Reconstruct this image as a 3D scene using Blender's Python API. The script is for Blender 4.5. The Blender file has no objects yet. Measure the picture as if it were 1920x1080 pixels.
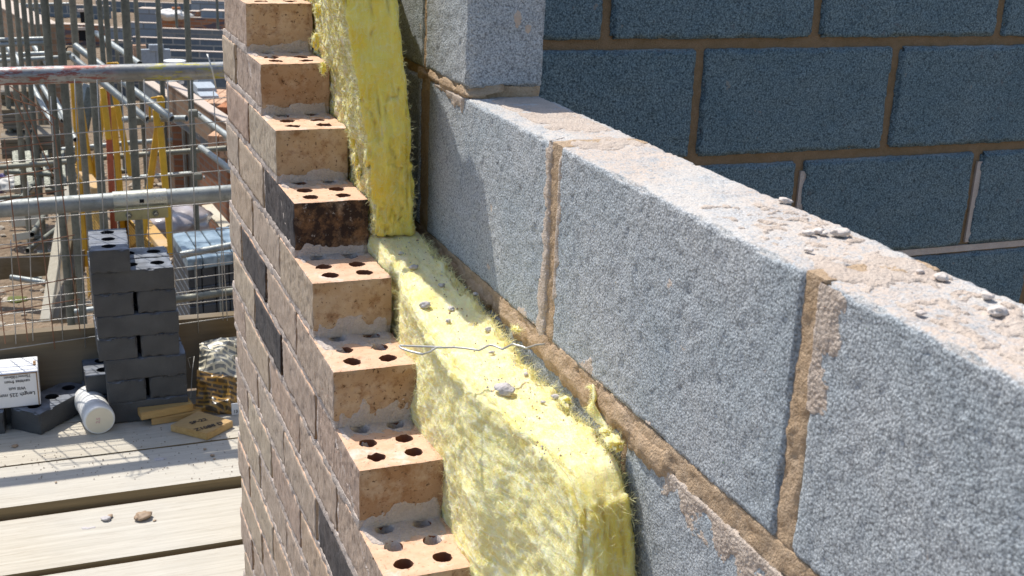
import bpy, bmesh, math, random
import numpy as np
from mathutils import Vector, Matrix
R = math.radians
rnd = random.Random(7)
sc = bpy.context.scene
COL = sc.collection

# ------------------------------------------------------------------ camera, sky, sun, exposure
CP = np.array([-0.3008, -1.2981, 0.5499])
PITCH, YAW, ROLL, FPX = 0.31977, 0.38372, 0.03933, 2248.4
cf = np.array([math.sin(YAW)*math.cos(PITCH), math.cos(YAW)*math.cos(PITCH), -math.sin(PITCH)])
_r = np.array([math.cos(YAW), -math.sin(YAW), 0.0]); _u = np.cross(_r, cf)
cr = _r*math.cos(ROLL) + _u*math.sin(ROLL)
cu = -_r*math.sin(ROLL) + _u*math.cos(ROLL)
cam = bpy.data.cameras.new('camera'); camo = bpy.data.objects.new('camera', cam); COL.objects.link(camo)
camo.matrix_world = Matrix(((cr[0], cu[0], -cf[0], CP[0]), (cr[1], cu[1], -cf[1], CP[1]), (cr[2], cu[2], -cf[2], CP[2]), (0, 0, 0, 1)))
cam.sensor_width = 36; cam.lens = FPX/1920*36; cam.clip_start = 0.02; cam.clip_end = 800
cam.dof.use_dof = True; cam.dof.focus_distance = 1.75; cam.dof.aperture_fstop = 22
sc.camera = camo

SUN = Vector((-0.23, 0.555, 1.0)).normalized()
w = bpy.data.worlds.new('World'); sc.world = w; w.use_nodes = True
nt = w.node_tree; nt.nodes.clear()
sky = nt.nodes.new('ShaderNodeTexSky'); sky.sky_type = 'NISHITA'; sky.sun_disc = False
sky.sun_elevation = math.asin(SUN.z); sky.sun_rotation = math.atan2(SUN.x, SUN.y); sky.air_density = 1.0; sky.dust_density = 1.2
bg = nt.nodes.new('ShaderNodeBackground'); bg.inputs['Strength'].default_value = 0.15
wo = nt.nodes.new('ShaderNodeOutputWorld')
nt.links.new(sky.outputs[0], bg.inputs[0]); nt.links.new(bg.outputs[0], wo.inputs[0])
sl = bpy.data.lights.new('sun', 'SUN'); sl.energy = 4.3; sl.angle = R(0.53); sl.color = (1, 0.955, 0.88)
so = bpy.data.objects.new('sun', sl); COL.objects.link(so)
so.rotation_euler = (-SUN).to_track_quat('-Z', 'Y').to_euler()
sc.view_settings.view_transform = 'Standard'; sc.view_settings.look = 'None'
sc.view_settings.exposure = 0.3; sc.view_settings.gamma = 1

def dep(u, v, d): return CP + d*(cf + cr*(u-960)/FPX - cu*(v-540)/FPX)
def onz(u, v, z):
    q = dep(u, v, 1)-CP; return CP + q*(z-CP[2])/q[2]
def ony(u, v, y):
    q = dep(u, v, 1)-CP; return CP + q*(y-CP[1])/q[1]
def onx(u, v, x):
    q = dep(u, v, 1)-CP; return CP + q*(x-CP[0])/q[0]

# ------------------------------------------------------------------ noise
def _h(ix, iy, iz, s):
    n = (ix.astype(np.int64)*374761393 + iy.astype(np.int64)*668265263 + iz.astype(np.int64)*2147483647 + s*1274126177) & 0xffffffff
    n = ((n ^ (n >> 13))*1274126177) & 0xffffffff
    n = ((n ^ (n >> 15))*2246822519) & 0xffffffff
    return ((n ^ (n >> 16)) & 0xffffff)/float(0xffffff)*2-1
def noise(p, f=1.0, s=0):
    q = np.asarray(p, float)*f; i = np.floor(q).astype(np.int64); t = q-i; t = t*t*(3-2*t)
    x, y, z = i[..., 0], i[..., 1], i[..., 2]; a, b, c = t[..., 0], t[..., 1], t[..., 2]
    o = 0
    for dx in (0, 1):
        for dy in (0, 1):
            for dz in (0, 1):
                o = o + _h(x+dx, y+dy, z+dz, s)*(a if dx else 1-a)*(b if dy else 1-b)*(c if dz else 1-c)
    return o
def fbm(p, f, o=3, s=0):
    a = 1; r = 0
    for k in range(o): r = r + a*noise(p, f*2**k, s+k*17); a *= .5
    return r

# ------------------------------------------------------------------ objects
def empty(name, label, cat, loc=(0, 0, 0), group=None):
    o = bpy.data.objects.new(name, None); COL.objects.link(o); o.location = loc; o.empty_display_size = .05
    o['label'] = label; o['category'] = cat
    if group: o['group'] = group
    bpy.context.view_layer.update()
    return o
def tag(o, label=None, cat=None, group=None, kind=None):
    if label: o['label'] = label
    if cat: o['category'] = cat
    if group: o['group'] = group
    if kind: o['kind'] = kind
    return o
def link(name, me, mat, parent=None, smooth=False, local=False):
    me.name = name
    for m in (mat if isinstance(mat, (list, tuple)) else [mat]): me.materials.append(m)
    if smooth: me.polygons.foreach_set('use_smooth', [True]*len(me.polygons))
    o = bpy.data.objects.new(name, me); COL.objects.link(o)
    if parent:
        o.parent = parent
        if not local: o.matrix_parent_inverse = parent.matrix_world.inverted()
    return o
class MB:
    def __init__(s): s.v = []; s.f = []; s.m = []; s.n = 0
    def add(s, V, F, m=0):
        V = np.asarray(V, float).reshape(-1, 3); s.v.append(V)
        F = [tuple(int(i)+s.n for i in f) for f in F]; s.f += F; s.m += [m]*len(F); s.n += len(V); return s
    def grid(s, P, m=0, flip=False):
        a, b = P.shape[:2]; I = np.arange(a*b).reshape(a, b)
        q = np.stack([I[:-1, :-1], I[1:, :-1], I[1:, 1:], I[:-1, 1:]], -1).reshape(-1, 4)
        if flip: q = q[:, ::-1]
        return s.add(P.reshape(-1, 3), q.tolist(), m)
    def box(s, lo, hi, M=None, m=0, bev=0):
        x0, y0, z0 = lo; x1, y1, z1 = hi
        if bev:
            bm = bmesh.new(); bmesh.ops.create_cube(bm, size=1)
            for v in bm.verts: v.co = Vector(((x0+x1)/2+v.co.x*(x1-x0), (y0+y1)/2+v.co.y*(y1-y0), (z0+z1)/2+v.co.z*(z1-z0)))
            bmesh.ops.bevel(bm, geom=bm.edges[:], offset=bev, segments=1, affect='EDGES')
            V = np.array([v.co[:] for v in bm.verts]); F = [[v.index for v in f.verts] for f in bm.faces]; bm.free()
        else:
            V = np.array([(x, y, z) for x in (x0, x1) for y in (y0, y1) for z in (z0, z1)])
            F = [(0, 1, 3, 2), (4, 6, 7, 5), (0, 4, 5, 1), (2, 3, 7, 6), (0, 2, 6, 4), (1, 5, 7, 3)]
        if M is not None: V = V @ np.array(M)[:3, :3].T + np.array(M)[:3, 3]
        return s.add(V, F, m)
    def tube(s, pts, r, n=10, cap=True, m=0, rr=None):
        P = np.array([np.asarray(p, float) for p in pts]); k = len(P); T = np.gradient(P, axis=0); T /= np.linalg.norm(T, axis=1)[:, None]+1e-12
        up = np.array([0, 0, 1.]) if abs(T[0][2]) < .9 else np.array([1., 0, 0])
        V = []
        for i in range(k):
            a = np.cross(T[i], up); a /= np.linalg.norm(a); b = np.cross(T[i], a)
            ri = rr[i] if rr is not None else r
            for j in range(n):
                t = 2*math.pi*j/n; V.append(P[i]+ri*(a*math.cos(t)+b*math.sin(t)))
        F = [(i*n+j, i*n+(j+1) % n, (i+1)*n+(j+1) % n, (i+1)*n+j) for i in range(k-1) for j in range(n)]
        if cap: F += [tuple(range(n-1, -1, -1)), tuple((k-1)*n+j for j in range(n))]
        return s.add(V, F, m)
    def pipe(s, a, b, r, t=.004, n=14, m=0):            # an open scaffold tube
        a = np.asarray(a, float); b = np.asarray(b, float); T = (b-a)/np.linalg.norm(b-a)
        up = np.array([0, 0, 1.]) if abs(T[2]) < .9 else np.array([1., 0, 0])
        A = np.cross(T, up); A /= np.linalg.norm(A); B = np.cross(T, A)
        c = lambda p, q: [p+q*(A*math.cos(2*math.pi*j/n)+B*math.sin(2*math.pi*j/n)) for j in range(n)]
        rings = [c(a+T*.2, r-t), c(a, r-t), c(a, r), c(b, r), c(b, r-t), c(b-T*.2, r-t)]
        V = [p for q in rings for p in q]
        F = [(i*n+j, i*n+(j+1) % n, (i+1)*n+(j+1) % n, (i+1)*n+j) for i in range(5) for j in range(n)]
        return s.add(V, F, m)
    def build(s, name, mat, parent=None, smooth=False, weld=0, autos=None, local=False):
        V = np.concatenate(s.v); me = bpy.data.meshes.new(name)
        me.from_pydata(V.tolist(), [], s.f); me.update()
        me.polygons.foreach_set('material_index', s.m)
        if weld:
            bm = bmesh.new(); bm.from_mesh(me); bmesh.ops.remove_doubles(bm, verts=bm.verts, dist=weld); bm.to_mesh(me); bm.free()
        o = link(name, me, mat, parent, smooth, local)
        if autos: me.set_sharp_from_angle(angle=R(autos))
        return o

def gbox(mb, lo, hi, res, r=.003, disp=None, faces='xXyYzZ', m=0):
    """box with gridded faces, rounded edges, pushed along its normals by disp(p, n)"""
    lo = np.array(lo, float); hi = np.array(hi, float); L = hi-lo
    N = [max(2, int(round(l/res))) for l in L]
    for ax in range(3):
        b, c = [i for i in range(3) if i != ax]
        for side in (0, 1):
            if 'xyzXYZ'[ax+3*side] not in faces: continue
            U = np.linspace(lo[b], hi[b], N[b]+1); Wd = np.linspace(lo[c], hi[c], N[c]+1)
            P = np.zeros((N[b]+1, N[c]+1, 3)); P[..., b] = U[:, None]; P[..., c] = Wd[None]; P[..., ax] = (lo, hi)[side][ax]
            Q = np.clip(P, lo+r, hi-r); D = P-Q; ln = np.linalg.norm(D, axis=-1, keepdims=True); n = D/np.maximum(ln, 1e-9)
            P = Q+n*r
            if disp is not None: P = P+n*disp(P, n)[..., None]
            mb.grid(P, m, flip=((ax == 1) == (side == 1)))
    return mb

# ------------------------------------------------------------------ materials
class Mat:
    def __init__(s, name, rough=.9, spec=.3):
        s.m = bpy.data.materials.new(name); s.m.use_nodes = True; s.t = s.m.node_tree; s.b = s.t.nodes['Principled BSDF']
        s.b.inputs['Roughness'].default_value = rough; s.b.inputs['Specular IOR Level'].default_value = spec
        s.tc = s.t.nodes.new('ShaderNodeTexCoord'); s.co = s.tc.outputs['Object']; s.h = None
    def N(s, ty, **k):
        n = s.t.nodes.new('ShaderNode'+ty)
        for a, v in k.items():
            if hasattr(n, a) and not a[0].isupper(): setattr(n, a, v)
            else: s.set(n, a.replace('_', ' '), v)
        return n
    def set(s, n, i, v):
        i = int(i[1:]) if i[0] == 'I' and i[1:].isdigit() else i
        if isinstance(v, bpy.types.NodeSocket): s.t.links.new(v, n.inputs[i])
        else: n.inputs[i].default_value = v
    def mp(s, scale=(1, 1, 1), rot=(0, 0, 0), loc=(0, 0, 0), co=None):
        return s.N('Mapping', Vector=co or s.co, Scale=scale, Rotation=rot, Location=loc).outputs[0]
    def noi(s, f, d=3, r=.55, co=None, dist=0): return s.N('TexNoise', Vector=co or s.co, Scale=f, Detail=d, Roughness=r, Distortion=dist).outputs[0]
    def vor(s, f, co=None, feature='F1', out=0): return s.N('TexVoronoi', feature=feature, Vector=co or s.co, Scale=f).outputs[out]
    def ramp(s, f, *st):
        n = s.N('ValToRGB', Fac=f); e = n.color_ramp.elements
        while len(e) < len(st): e.new(.5)
        for el, (p, c) in zip(e, st):
            el.position = p; el.color = (c, c, c, 1) if isinstance(c, (int, float)) else (*c, 1)
        return n.outputs[0]
    def mix(s, f, a, b, bt='MIX'):
        n = s.t.nodes.new('ShaderNodeMix'); n.data_type = 'RGBA'; n.blend_type = bt
        for i, v in ((0, f), (6, a), (7, b)):
            if isinstance(v, bpy.types.NodeSocket): s.t.links.new(v, n.inputs[i])
            else: n.inputs[i].default_value = v if i == 0 else (*v, 1) if isinstance(v, tuple) else (v, v, v, 1)
        return n.outputs[2]
    def ma(s, op, a, b=0., c=None):
        n = s.t.nodes.new('ShaderNodeMath'); n.operation = op
        for i, v in ((0, a), (1, b)) + (((2, c),) if c is not None else ()):
            if isinstance(v, bpy.types.NodeSocket): s.t.links.new(v, n.inputs[i])
            else: n.inputs[i].default_value = v
        return n.outputs[0]
    def mr(s, v, a, b, c=0., d=1.):
        return s.N('MapRange', Value=v, From_Min=a, From_Max=b, To_Min=c, To_Max=d).outputs[0]
    def sep(s, v): return s.N('SeparateXYZ', Vector=v).outputs
    def col(s, c): s.set(s.b, 'Base Color', c if isinstance(c, bpy.types.NodeSocket) else (*c, 1)); return s
    def bump(s, h, strength=1, dist=.001):
        n = s.N('Bump', Strength=strength, Distance=dist, Height=h)
        if s.h: s.t.links.new(s.h, n.inputs['Normal'])
        s.h = n.outputs[0]; s.t.links.new(s.h, s.b.inputs['Normal']); return s

def block_mat(name, dark, mid, light, dust=.9, grain=400, smear=(.60, .49, .40)):
    m = Mat(name, .95, .15)
    v = m.vor(grain); n1 = m.noi(grain*1.3, 3, .7); n2 = m.noi(9, 3); n3 = m.noi(60, 2)
    g = m.ma('ADD', m.ma('MULTIPLY', v, -.55), m.ma('MULTIPLY_ADD', n1, 1.6, -.05))
    c = m.ramp(g, (.18, dark), (.46, mid), (.80, light))
    c = m.mix(m.mr(n2, .3, .7), c, m.mix(1., c, (.80, .86, .90), 'MULTIPLY'))
    c = m.mix(m.mr(n3, .66, .74), c, m.mix(.5, c, (.12, .12, .13)))
    nz = m.sep(m.tc.outputs['Normal'])[2]
    d = m.ma('MULTIPLY', m.mr(nz, .55, .95), m.ramp(m.noi(22, 5, .65), (.32, .35), (.50, 1.)))
    d = m.ma('MULTIPLY', d, m.ma('MULTIPLY', m.ramp(m.noi(230, 4, .75), (.38, .25), (.52, 1.)), dust))
    warm = m.mix(m.mr(m.noi(7, 2), .42, .6), (.58, .53, .475), tuple(x*.97 for x in smear))
    c = m.mix(d, c, warm)
    # splashes of dried mortar
    sp = m.ramp(m.noi(30, 4, .6), (.705, 0.), (.725, .75))
    c = m.mix(sp, c, smear)
    m.col(c)
    pit = m.vor(62, m.N('VectorMath', operation='ADD', I0=m.co, I1=m.noi(40, 2)).outputs[0]); pm = m.mr(pit, .16, .09)
    c = m.mix(m.ma('MULTIPLY', pm, .55), c, dark); m.col(c); m.bump(pm, -.8, .002)
    m.bump(m.ma('MULTIPLY', v, -1), .8, .0009).bump(n1, .9, .0012)
    return m.m
BLOCK = block_mat('concrete_block', (.21, .218, .224), (.41, .425, .437), (.63, .645, .655))
BLOCK_FAR = block_mat('shaded_concrete_block', (.055, .078, .09), (.135, .188, .215), (.25, .33, .355), .5, 260, (.24, .23, .21))  # same blocks as the sunlit wall, with the shade put into the colour
def mortar_mat(name, a, b, c_, grain=420, bs=1.):
    m = Mat(name, .97, .1)
    n = m.noi(40, 5, .65); n2 = m.noi(grain, 3, .7); 
    c = m.mix(m.mr(n, .3, .68), a, b); c = m.mix(m.ma('MULTIPLY', m.mr(n2, .35, .7), .55), c, c_)
    m.col(c).bump(n, .6, .004*bs).bump(n2, 1., .0026*bs).bump(m.vor(grain*.8), .5, .0015); return m.m
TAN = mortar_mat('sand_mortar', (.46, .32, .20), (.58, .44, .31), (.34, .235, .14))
TAN_FAR = mortar_mat('shaded_mortar', (.24, .165, .09), (.33, .23, .14), (.18, .12, .07))  # sand mortar darkened: the cross wall's shade is in its colour
PALE = mortar_mat('dried_mortar', (.56, .455, .37), (.64, .55, .47), (.42, .34, .28))
GREYM = mortar_mat('grey_mortar', (.54, .46, .405), (.65, .57, .51), (.42, .35, .30))
CRUMB = mortar_mat('mortar_crumb', (.50, .47, .46), (.60, .56, .54), (.36, .33, .32), 420, .3)
LUMP = mortar_mat('pale_crumb', (.60, .52, .46), (.70, .63, .57), (.50, .43, .38), 420, .25)

def brick_mat(name, fa, fb, ha, hb, soot=0.):
    """facing brick: dragged outer face, smooth stained ends, salmon bed"""
    m = Mat(name, .92, .2)
    oi = m.N('ObjectInfo').outputs['Random']; off = m.N('CombineXYZ', X=oi, Y=m.ma('MULTIPLY', oi, 7.), Z=m.ma('MULTIPLY', oi, 3.)).outputs[0]
    co = m.N('VectorMath', operation='ADD', I0=m.co, I1=off).outputs[0]
    nx, ny, nz = m.sep(m.tc.outputs['Normal'])
    side = m.mr(m.ma('ABSOLUTE', nx), .6, .8); top = m.mr(nz, .6, .85)
    drag = m.noi(1, 4, .65, m.mp((1, 520, 52), co=co)); drag2 = m.noi(1, 3, .6, m.mp((1, 900, 110), co=co))
    fine = m.noi(700, 2, .7, co); mid = m.noi(34, 5, .7, co); big = m.noi(11, 3, .6, co)
    face = m.mix(m.mr(mid, .3, .7), fa, fb)
    face = m.mix(m.ma('MULTIPLY', m.mr(oi, 0, 1, 0, 1), .5), face, m.mix(1., face, (1.0, .80, .74), 'MULTIPLY'))
    face = m.mix(m.ma('MULTIPLY', m.mr(drag, .52, .66), .62), face, (.11, .07, .05))
    face = m.mix(m.mr(drag2, .56, .70, 0, .7), face, (.72, .64, .56))
    face = m.mix(m.mr(m.noi(140, 2, .6, co), .68, .76, 0, .55), face, (.33, .10, .05))
    head = m.mix(m.mr(big, .38, .62), ha, hb)
    head = m.mix(m.mr(m.noi(60, 4, .7, co), .50, .66, 0, .7), head, (.22, .105, .045)); head = m.mix(m.mr(m.noi(26, 5, .7, co), .50, .64, 0, .6), head, (.58, .46, .34))
    head = m.mix(m.mr(m.noi(210, 3, .6, co), .60, .70, 0, .85), head, (.07, .035, .02))
    head = m.mix(m.mr(fine, .66, .75, 0, .5), head, (.60, .48, .38))
    bed = m.mix(m.mr(mid, .3, .7), (.60, .37, .24), (.72, .50, .36))
    bed = m.mix(m.mr(m.noi(230, 3, .7, co), .60, .70, 0, .8), bed, (.22, .10, .06))
    bed = m.mix(m.mr(m.noi(28, 5, .7, co), .56, .66, 0, .75), bed, (.66, .58, .52))
    if soot:
        sm = m.ramp(m.ma('MULTIPLY_ADD', mid, .5, m.ma('MULTIPLY', big, .5)), (.34, soot), (.62, soot*.75))
        face = m.mix(sm, face, (.045, .045, .05)); face = m.mix(m.mr(drag2, .55, .8, 0, .5), face, (.30, .30, .31))
        head = m.mix(m.mr(mid, .70, .46, 0, .96), head, (.030, .020, .017)); head = m.mix(m.mr(m.noi(160, 4, .7, co), .62, .70, 0, .8), head, (.36, .32, .29))
    c = m.mix(top, m.mix(side, head, face), bed)
    m.col(c)
    m.bump(m.ma('MULTIPLY', drag, side), 1., .0030).bump(fine, .7, .0008).bump(m.noi(150, 3, .7, co), .5, .0010)
    return m.m
B_A = brick_mat('buff_brick', (.45, .365, .285), (.56, .47, .38), (.38, .235, .125), (.49, .345, .22))
B_B = brick_mat('pink_brick', (.43, .34, .27), (.54, .44, .36), (.36, .215, .12), (.46, .31, .195))
B_C = brick_mat('ochre_brick', (.47, .39, .29), (.57, .49, .38), (.42, .28, .155), (.52, .385, .25))
B_D = brick_mat('sooty_brick', (.30, .26, .23), (.38, .33, .29), (.32, .17, .08), (.42, .25, .13), .95)
HOLE = Mat('dark_brick_hole', .95).col((.20, .085, .045)).m  # darker than the brick around: shade inside the holes put into the colour

def wood_mat(name, a, b, axis=0, grain=.4, dark=(.16, .12, .08), blot=.5, gs=1., edge=None):
    m = Mat(name, .8, .25)
    sc_ = [90*gs]*3; sc_[axis] = 2.2*gs; sc2 = [420*gs]*3; sc2[axis] = 14*gs
    oi = m.N('ObjectInfo').outputs['Random']
    co = m.N('VectorMath', operation='ADD', I0=m.co, I1=m.N('CombineXYZ', X=oi, Y=m.ma('MULTIPLY', oi, 5.), Z=oi).outputs[0]).outputs[0]
    g1 = m.noi(1, 4, .6, m.mp(tuple(sc_), co=co), .6); g2 = m.noi(1, 3, .6, m.mp(tuple(sc2), co=co)); bl = m.noi(6, 4, .6, co)
    c = m.mix(m.mr(g1, .3, .7), a, b); c = m.mix(m.mr(g2, .58, .72, 0, grain), c, dark)
    c = m.mix(m.mr(bl, .52, .74, 0, blot), c, tuple(x*.72 for x in b)); c = m.mix(m.mr(m.noi(1.7, 2, .5, co), .4, .6, 0, .25), c, (.5, .5, .48))
    kn = m.vor(2.6, m.mp(tuple(2.3 if i != axis else 1 for i in range(3)), co=co)); c = m.mix(m.mr(kn, .10, .055, 0, .7), c, dark)
    if edge: c = m.mix(m.mr(m.ma('ABSOLUTE', m.sep(m.tc.outputs['Normal'])[1]), .6, .9), c, m.mix(m.mr(g1, .3, .7), tuple(x*.7 for x in edge), edge))
    m.col(c).bump(g1, .5, .0012).bump(g2, .7, .0006); return m.m
DECK = wood_mat('weathered_board', (.43, .385, .305), (.56, .51, .42), 0, .75, (.27, .20, .13), .45, 1., (.26, .19, .10))
OLDW = wood_mat('brown_timber', (.125, .088, .045), (.18, .13, .07), 0, .5, (.09, .06, .03), .6, .6)
OFFC = wood_mat('pine_offcut', (.44, .25, .075), (.56, .35, .12), 0, .4, (.22, .13, .05), .4)
OFFC2 = wood_mat('pale_timber', (.50, .43, .31), (.60, .53, .40), 2, .35, (.22, .17, .11), .4, .6)

def steel_mat(name, c1=(.22, .235, .225), c2=(.35, .37, .36), rough=.5, paint=None):
    m = Mat(name, rough, .5); n = m.noi(9, 5, .7); n2 = m.noi(70, 3, .6)
    c = m.mix(m.mr(n, .35, .65), c1, c2); c = m.mix(m.mr(n2, .58, .7, 0, .5), c, tuple(x*.6 for x in c1))
    if paint:
        for (pc, x0, x1, th) in paint:
            X = m.sep(m.co)[0]
            band = m.ma('MULTIPLY', m.mr(X, x0-.04, x0+.02), m.mr(X, x1+.02, x1-.04))
            k = m.ma('MULTIPLY', band, m.mr(m.noi(30, 5, .75, m.mp((.5, 1, 2.5))), th, th+.05))
            c = m.mix(m.ma('MULTIPLY', k, .85), c, pc)
    m.col(c); m.b.inputs['Metallic'].default_value = .5
    m.set(m.b, 'Roughness', m.mr(n2, .3, .7, rough-.08, rough+.2)); m.bump(n2, .3, .0008); return m.m
GALV = steel_mat('galvanised_tube')
GALVD = steel_mat('dull_tube', (.13, .135, .11), (.21, .215, .18), .6)
GALVB = steel_mat('old_tube', (.17, .165, .13), (.25, .245, .20), .55)
GUARD = steel_mat('painted_guard_tube', (.20, .20, .19), (.34, .35, .35), .38, [((.22, .05, .035), -.50, -.10, .50), ((.42, .38, .04), .00, .25, .52)])
ZINC = steel_mat('zinc_sleeve', (.40, .40, .33), (.54, .54, .47), .3)
RUST = Mat('rusty_wire', .85); RUST.col(RUST.mix(RUST.noi(30), (.20, .09, .05), (.30, .17, .11))); RUST = RUST.m
WIRE = steel_mat('wire', (.46, .45, .42), (.62, .61, .57), .35)
MESHW = steel_mat('guard_wire', (.34, .33, .30), (.50, .48, .45), .45)
def flat(name, c, rough=.6, spec=.4, var=.25, f=20, bump=0):
    m = Mat(name, rough, spec); n = m.noi(f, 5, .65); m.col(m.mix(m.mr(n, .3, .7), tuple(x*(1-var) for x in c), tuple(min(1, x*(1+var*.5)) for x in c)))
    if bump: m.bump(n, .6, bump)
    return m.m
YEL = flat('yellow_paint', (.66, .35, .012), .5, .4, .25, 8)
RED = flat('red_lead_paint', (.42, .09, .03), .6)
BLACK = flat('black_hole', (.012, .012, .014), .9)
CARD = flat('white_card', (.80, .80, .80), .7, .3, .04)
CARDE = flat('brown_card', (.30, .18, .09), .9)
INK = flat('print_ink', (.03, .03, .035), .8)
WHITEP = flat('white_plastic', (.80, .79, .76), .35, .5, .05)
CREAMP = flat('cream_base', (.72, .66, .52), .5, .4, .06)
PINKI = flat('pink_stamp', (.70, .40, .42), .6)
GROUND = Mat('rubble_earth', .97, .1)
def _g():
    m = GROUND; a = m.noi(.5, 6, .6); b = m.noi(7, 5, .7); v = m.vor(14)
    c = m.mix(m.mr(a, .35, .65), (.20, .145, .095), (.30, .23, .165)); c = m.mix(m.mr(b, .45, .7, 0, .75), c, (.17, .12, .08))
    c = m.mix(m.mr(v, .16, .06, 0, .8), c, (.48, .42, .33)); m.col(c); m.bump(b, 1., .06).bump(v, .6, .03)
_g(); GROUND = GROUND.m
ENG = Mat('blue_engineering_brick', .62, .4)
def _e():
    m = ENG; n = m.noi(13, 4); f = m.noi(300, 3); nz = m.sep(m.tc.outputs['Normal'])[2]
    c = m.mix(m.mr(n, .3, .7), (.040, .042, .046), (.072, .075, .078)); c = m.mix(m.mr(f, .62, .72, 0, .6), c, (.13, .13, .13))
    c = m.mix(m.ma('MULTIPLY', m.mr(nz, .5, .9), m.mr(m.noi(40, 4), .4, .6, .45, .9)), c, (.20, .22, .26))
    m.col(c).bump(f, .5, .0008)
_e(); ENG = ENG.m
def wall_tex(name, bw, bh, c1, c2, mc, ms=.012, mix3=None, axis='XZ', bump=.004):
    """coursed masonry; coordinates are metres in the wall's own frame (x along, z up)"""
    m = Mat(name, .93, .15); s_ = m.sep(m.tc.outputs['Object'])
    co = m.N('CombineXYZ', X=m.ma('ADD', s_[0], s_[1]), Y=s_[2]).outputs[0]
    b = m.N('TexBrick', Vector=co, Scale=1., Color1=(*c1, 1), Color2=(*c2, 1), Mortar=(*mc, 1), Mortar_Size=ms, Mortar_Smooth=.1, Bias=0., Brick_Width=bw, Row_Height=bh)
    c = b.outputs[0]
    if mix3: c = m.mix(m.mr(m.noi(1.0, 2, .5, m.mp((2.2, 2.2, 9))), .50, .56, 0, .9), c, mix3)
    c = m.mix(m.mr(m.noi(16, 5, .7), .4, .7, 0, .45), c, tuple(x*.7 for x in c1))
    m.col(c).bump(b.outputs[1], -.8, bump); return m.m
W_BLUE = wall_tex('far_blockwork', .45, .225, (.13, .16, .185), (.19, .22, .25), (.44, .42, .37))
W_GREY = wall_tex('pale_blockwork', .45, .225, (.24, .28, .32), (.31, .35, .385), (.20, .20, .19))
W_LOW = wall_tex('grey_blockwork', .45, .225, (.19, .20, .205), (.25, .26, .26), (.33, .30, .26))
W_BRK = wall_tex('red_brickwork', .225, .075, (.36, .15, .075), (.44, .21, .11), (.30, .23, .18), .01, (.09, .10, .13))
W_RED = wall_tex('plain_red_brickwork', .225, .075, (.30, .13, .07), (.38, .19, .11), (.26, .21, .17), .01)
W_BUF = wall_tex('buff_brickwork', .225, .075, (.26, .16, .10), (.34, .22, .14), (.28, .23, .18), .01)

# ------------------------------------------------------------------ ground far below the scaffold
def ground():
    mb = MB(); xs = np.concatenate([np.linspace(-3, 5, 81), np.linspace(6, 300, 15)]); xs = np.concatenate([np.linspace(-300, -4, 15), xs])
    ys = np.concatenate([[-200, -20], np.linspace(0, 40, 200), np.linspace(45, 500, 15)])
    P = np.zeros((len(xs), len(ys), 3)); P[..., 0] = xs[:, None]; P[..., 1] = ys[None]; P[..., 2] = -3.0
    P[..., 2] += .05*fbm(P, .8, 4, 3) + .02*fbm(P, 4, 2, 9)
    o = mb.grid(P).build('ground', GROUND, smooth=True); tag(o, kind='structure')
ground()

# ------------------------------------------------------------------ inner leaf of concrete blocks
XB = .188; TB = .101
def bdisp(a1=.0007, a2=.0008):
    def f(p, n):
        d = a1*fbm(p, 45, 2, 1) + a2*fbm(p, 210, 2, 5)
        pit = noise(p, 130, 8); d = d - .0030*np.clip(pit-.45, 0, 1)
        ed = 1-np.max(np.abs(n), axis=-1); d = d - .016*np.clip(ed, 0, .3)*np.clip(fbm(p, 55, 3, 61)+.15, 0, 1)
        return d
    return f
blockwork = empty('block_wall', 'sunlit grey concrete block wall running beside the yellow insulation', 'wall', (XB, -.6, -.13))
def block(parent, lo, hi, res=.0033, mat=None, r=.004, faces='xXyYzZ', dsp=None):
    mb = MB(); gbox(mb, lo, hi, res, r, dsp or bdisp(), faces); return mb.build('block', mat or BLOCK, parent, smooth=True, weld=.00012)
Z2T, Z2B = .306, .094
for y0, y1, res in ((-1.086, -.6545, .0033), (-.632, -.2055, .0033), (-.181, .238, .0033), (.276, .70, .005)):
    block(blockwork, (XB, y0, Z2B), (XB+TB, y1, Z2T), res)
for y0, res in ((-.828, .0035), (-.378, .0035), (.072, .006)):
    block(blockwork, (XB, y0, Z2B-.245), (XB+TB, y0+.44, Z2B-.026), res)
block(blockwork, (XB, .0875, Z2T+.0115), (XB+TB, .255, .5265), .0033)
block(blockwork, (XB, .265, Z2T+.0115), (XB+TB, .705, .5265), .005)
# mortar of that wall, struck a little hollow
mb = MB()
def mdisp(a=.0016, s=0): return lambda p, n: a*fbm(p, 60, 3, 31+s) + .0008*noise(p, 400, 12)
RC = .0016
for y, hw in ((-.643, .012), (-.193, .013), (.257, .020)): gbox(mb, (XB+RC, y-hw, Z2B-.002), (XB+TB-.002, y+hw, Z2T+.0005), .003, .002, mdisp())
for y in (-.383, .067): gbox(mb, (XB+RC, y-.008, Z2B-.245), (XB+TB-.004, y+.008, Z2B-.026), .004, .002, mdisp())
gbox(mb, (XB+RC-.001, -1.2, Z2B-.0275), (XB+TB-.004, .70, Z2B+.0015), .003, .002, mdisp(.002, 4))
gbox(mb, (XB+.003, .089, Z2T-.001), (XB+TB-.002, .70, Z2T+.0135), .003, .002, mdisp(.002, 6))
gbox(mb, (XB+RC, .2525, Z2T+.008), (XB+TB-.004, .2675, .526), .004, .002, mdisp())
mb.build('mortar', TAN, blockwork, smooth=True)
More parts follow.
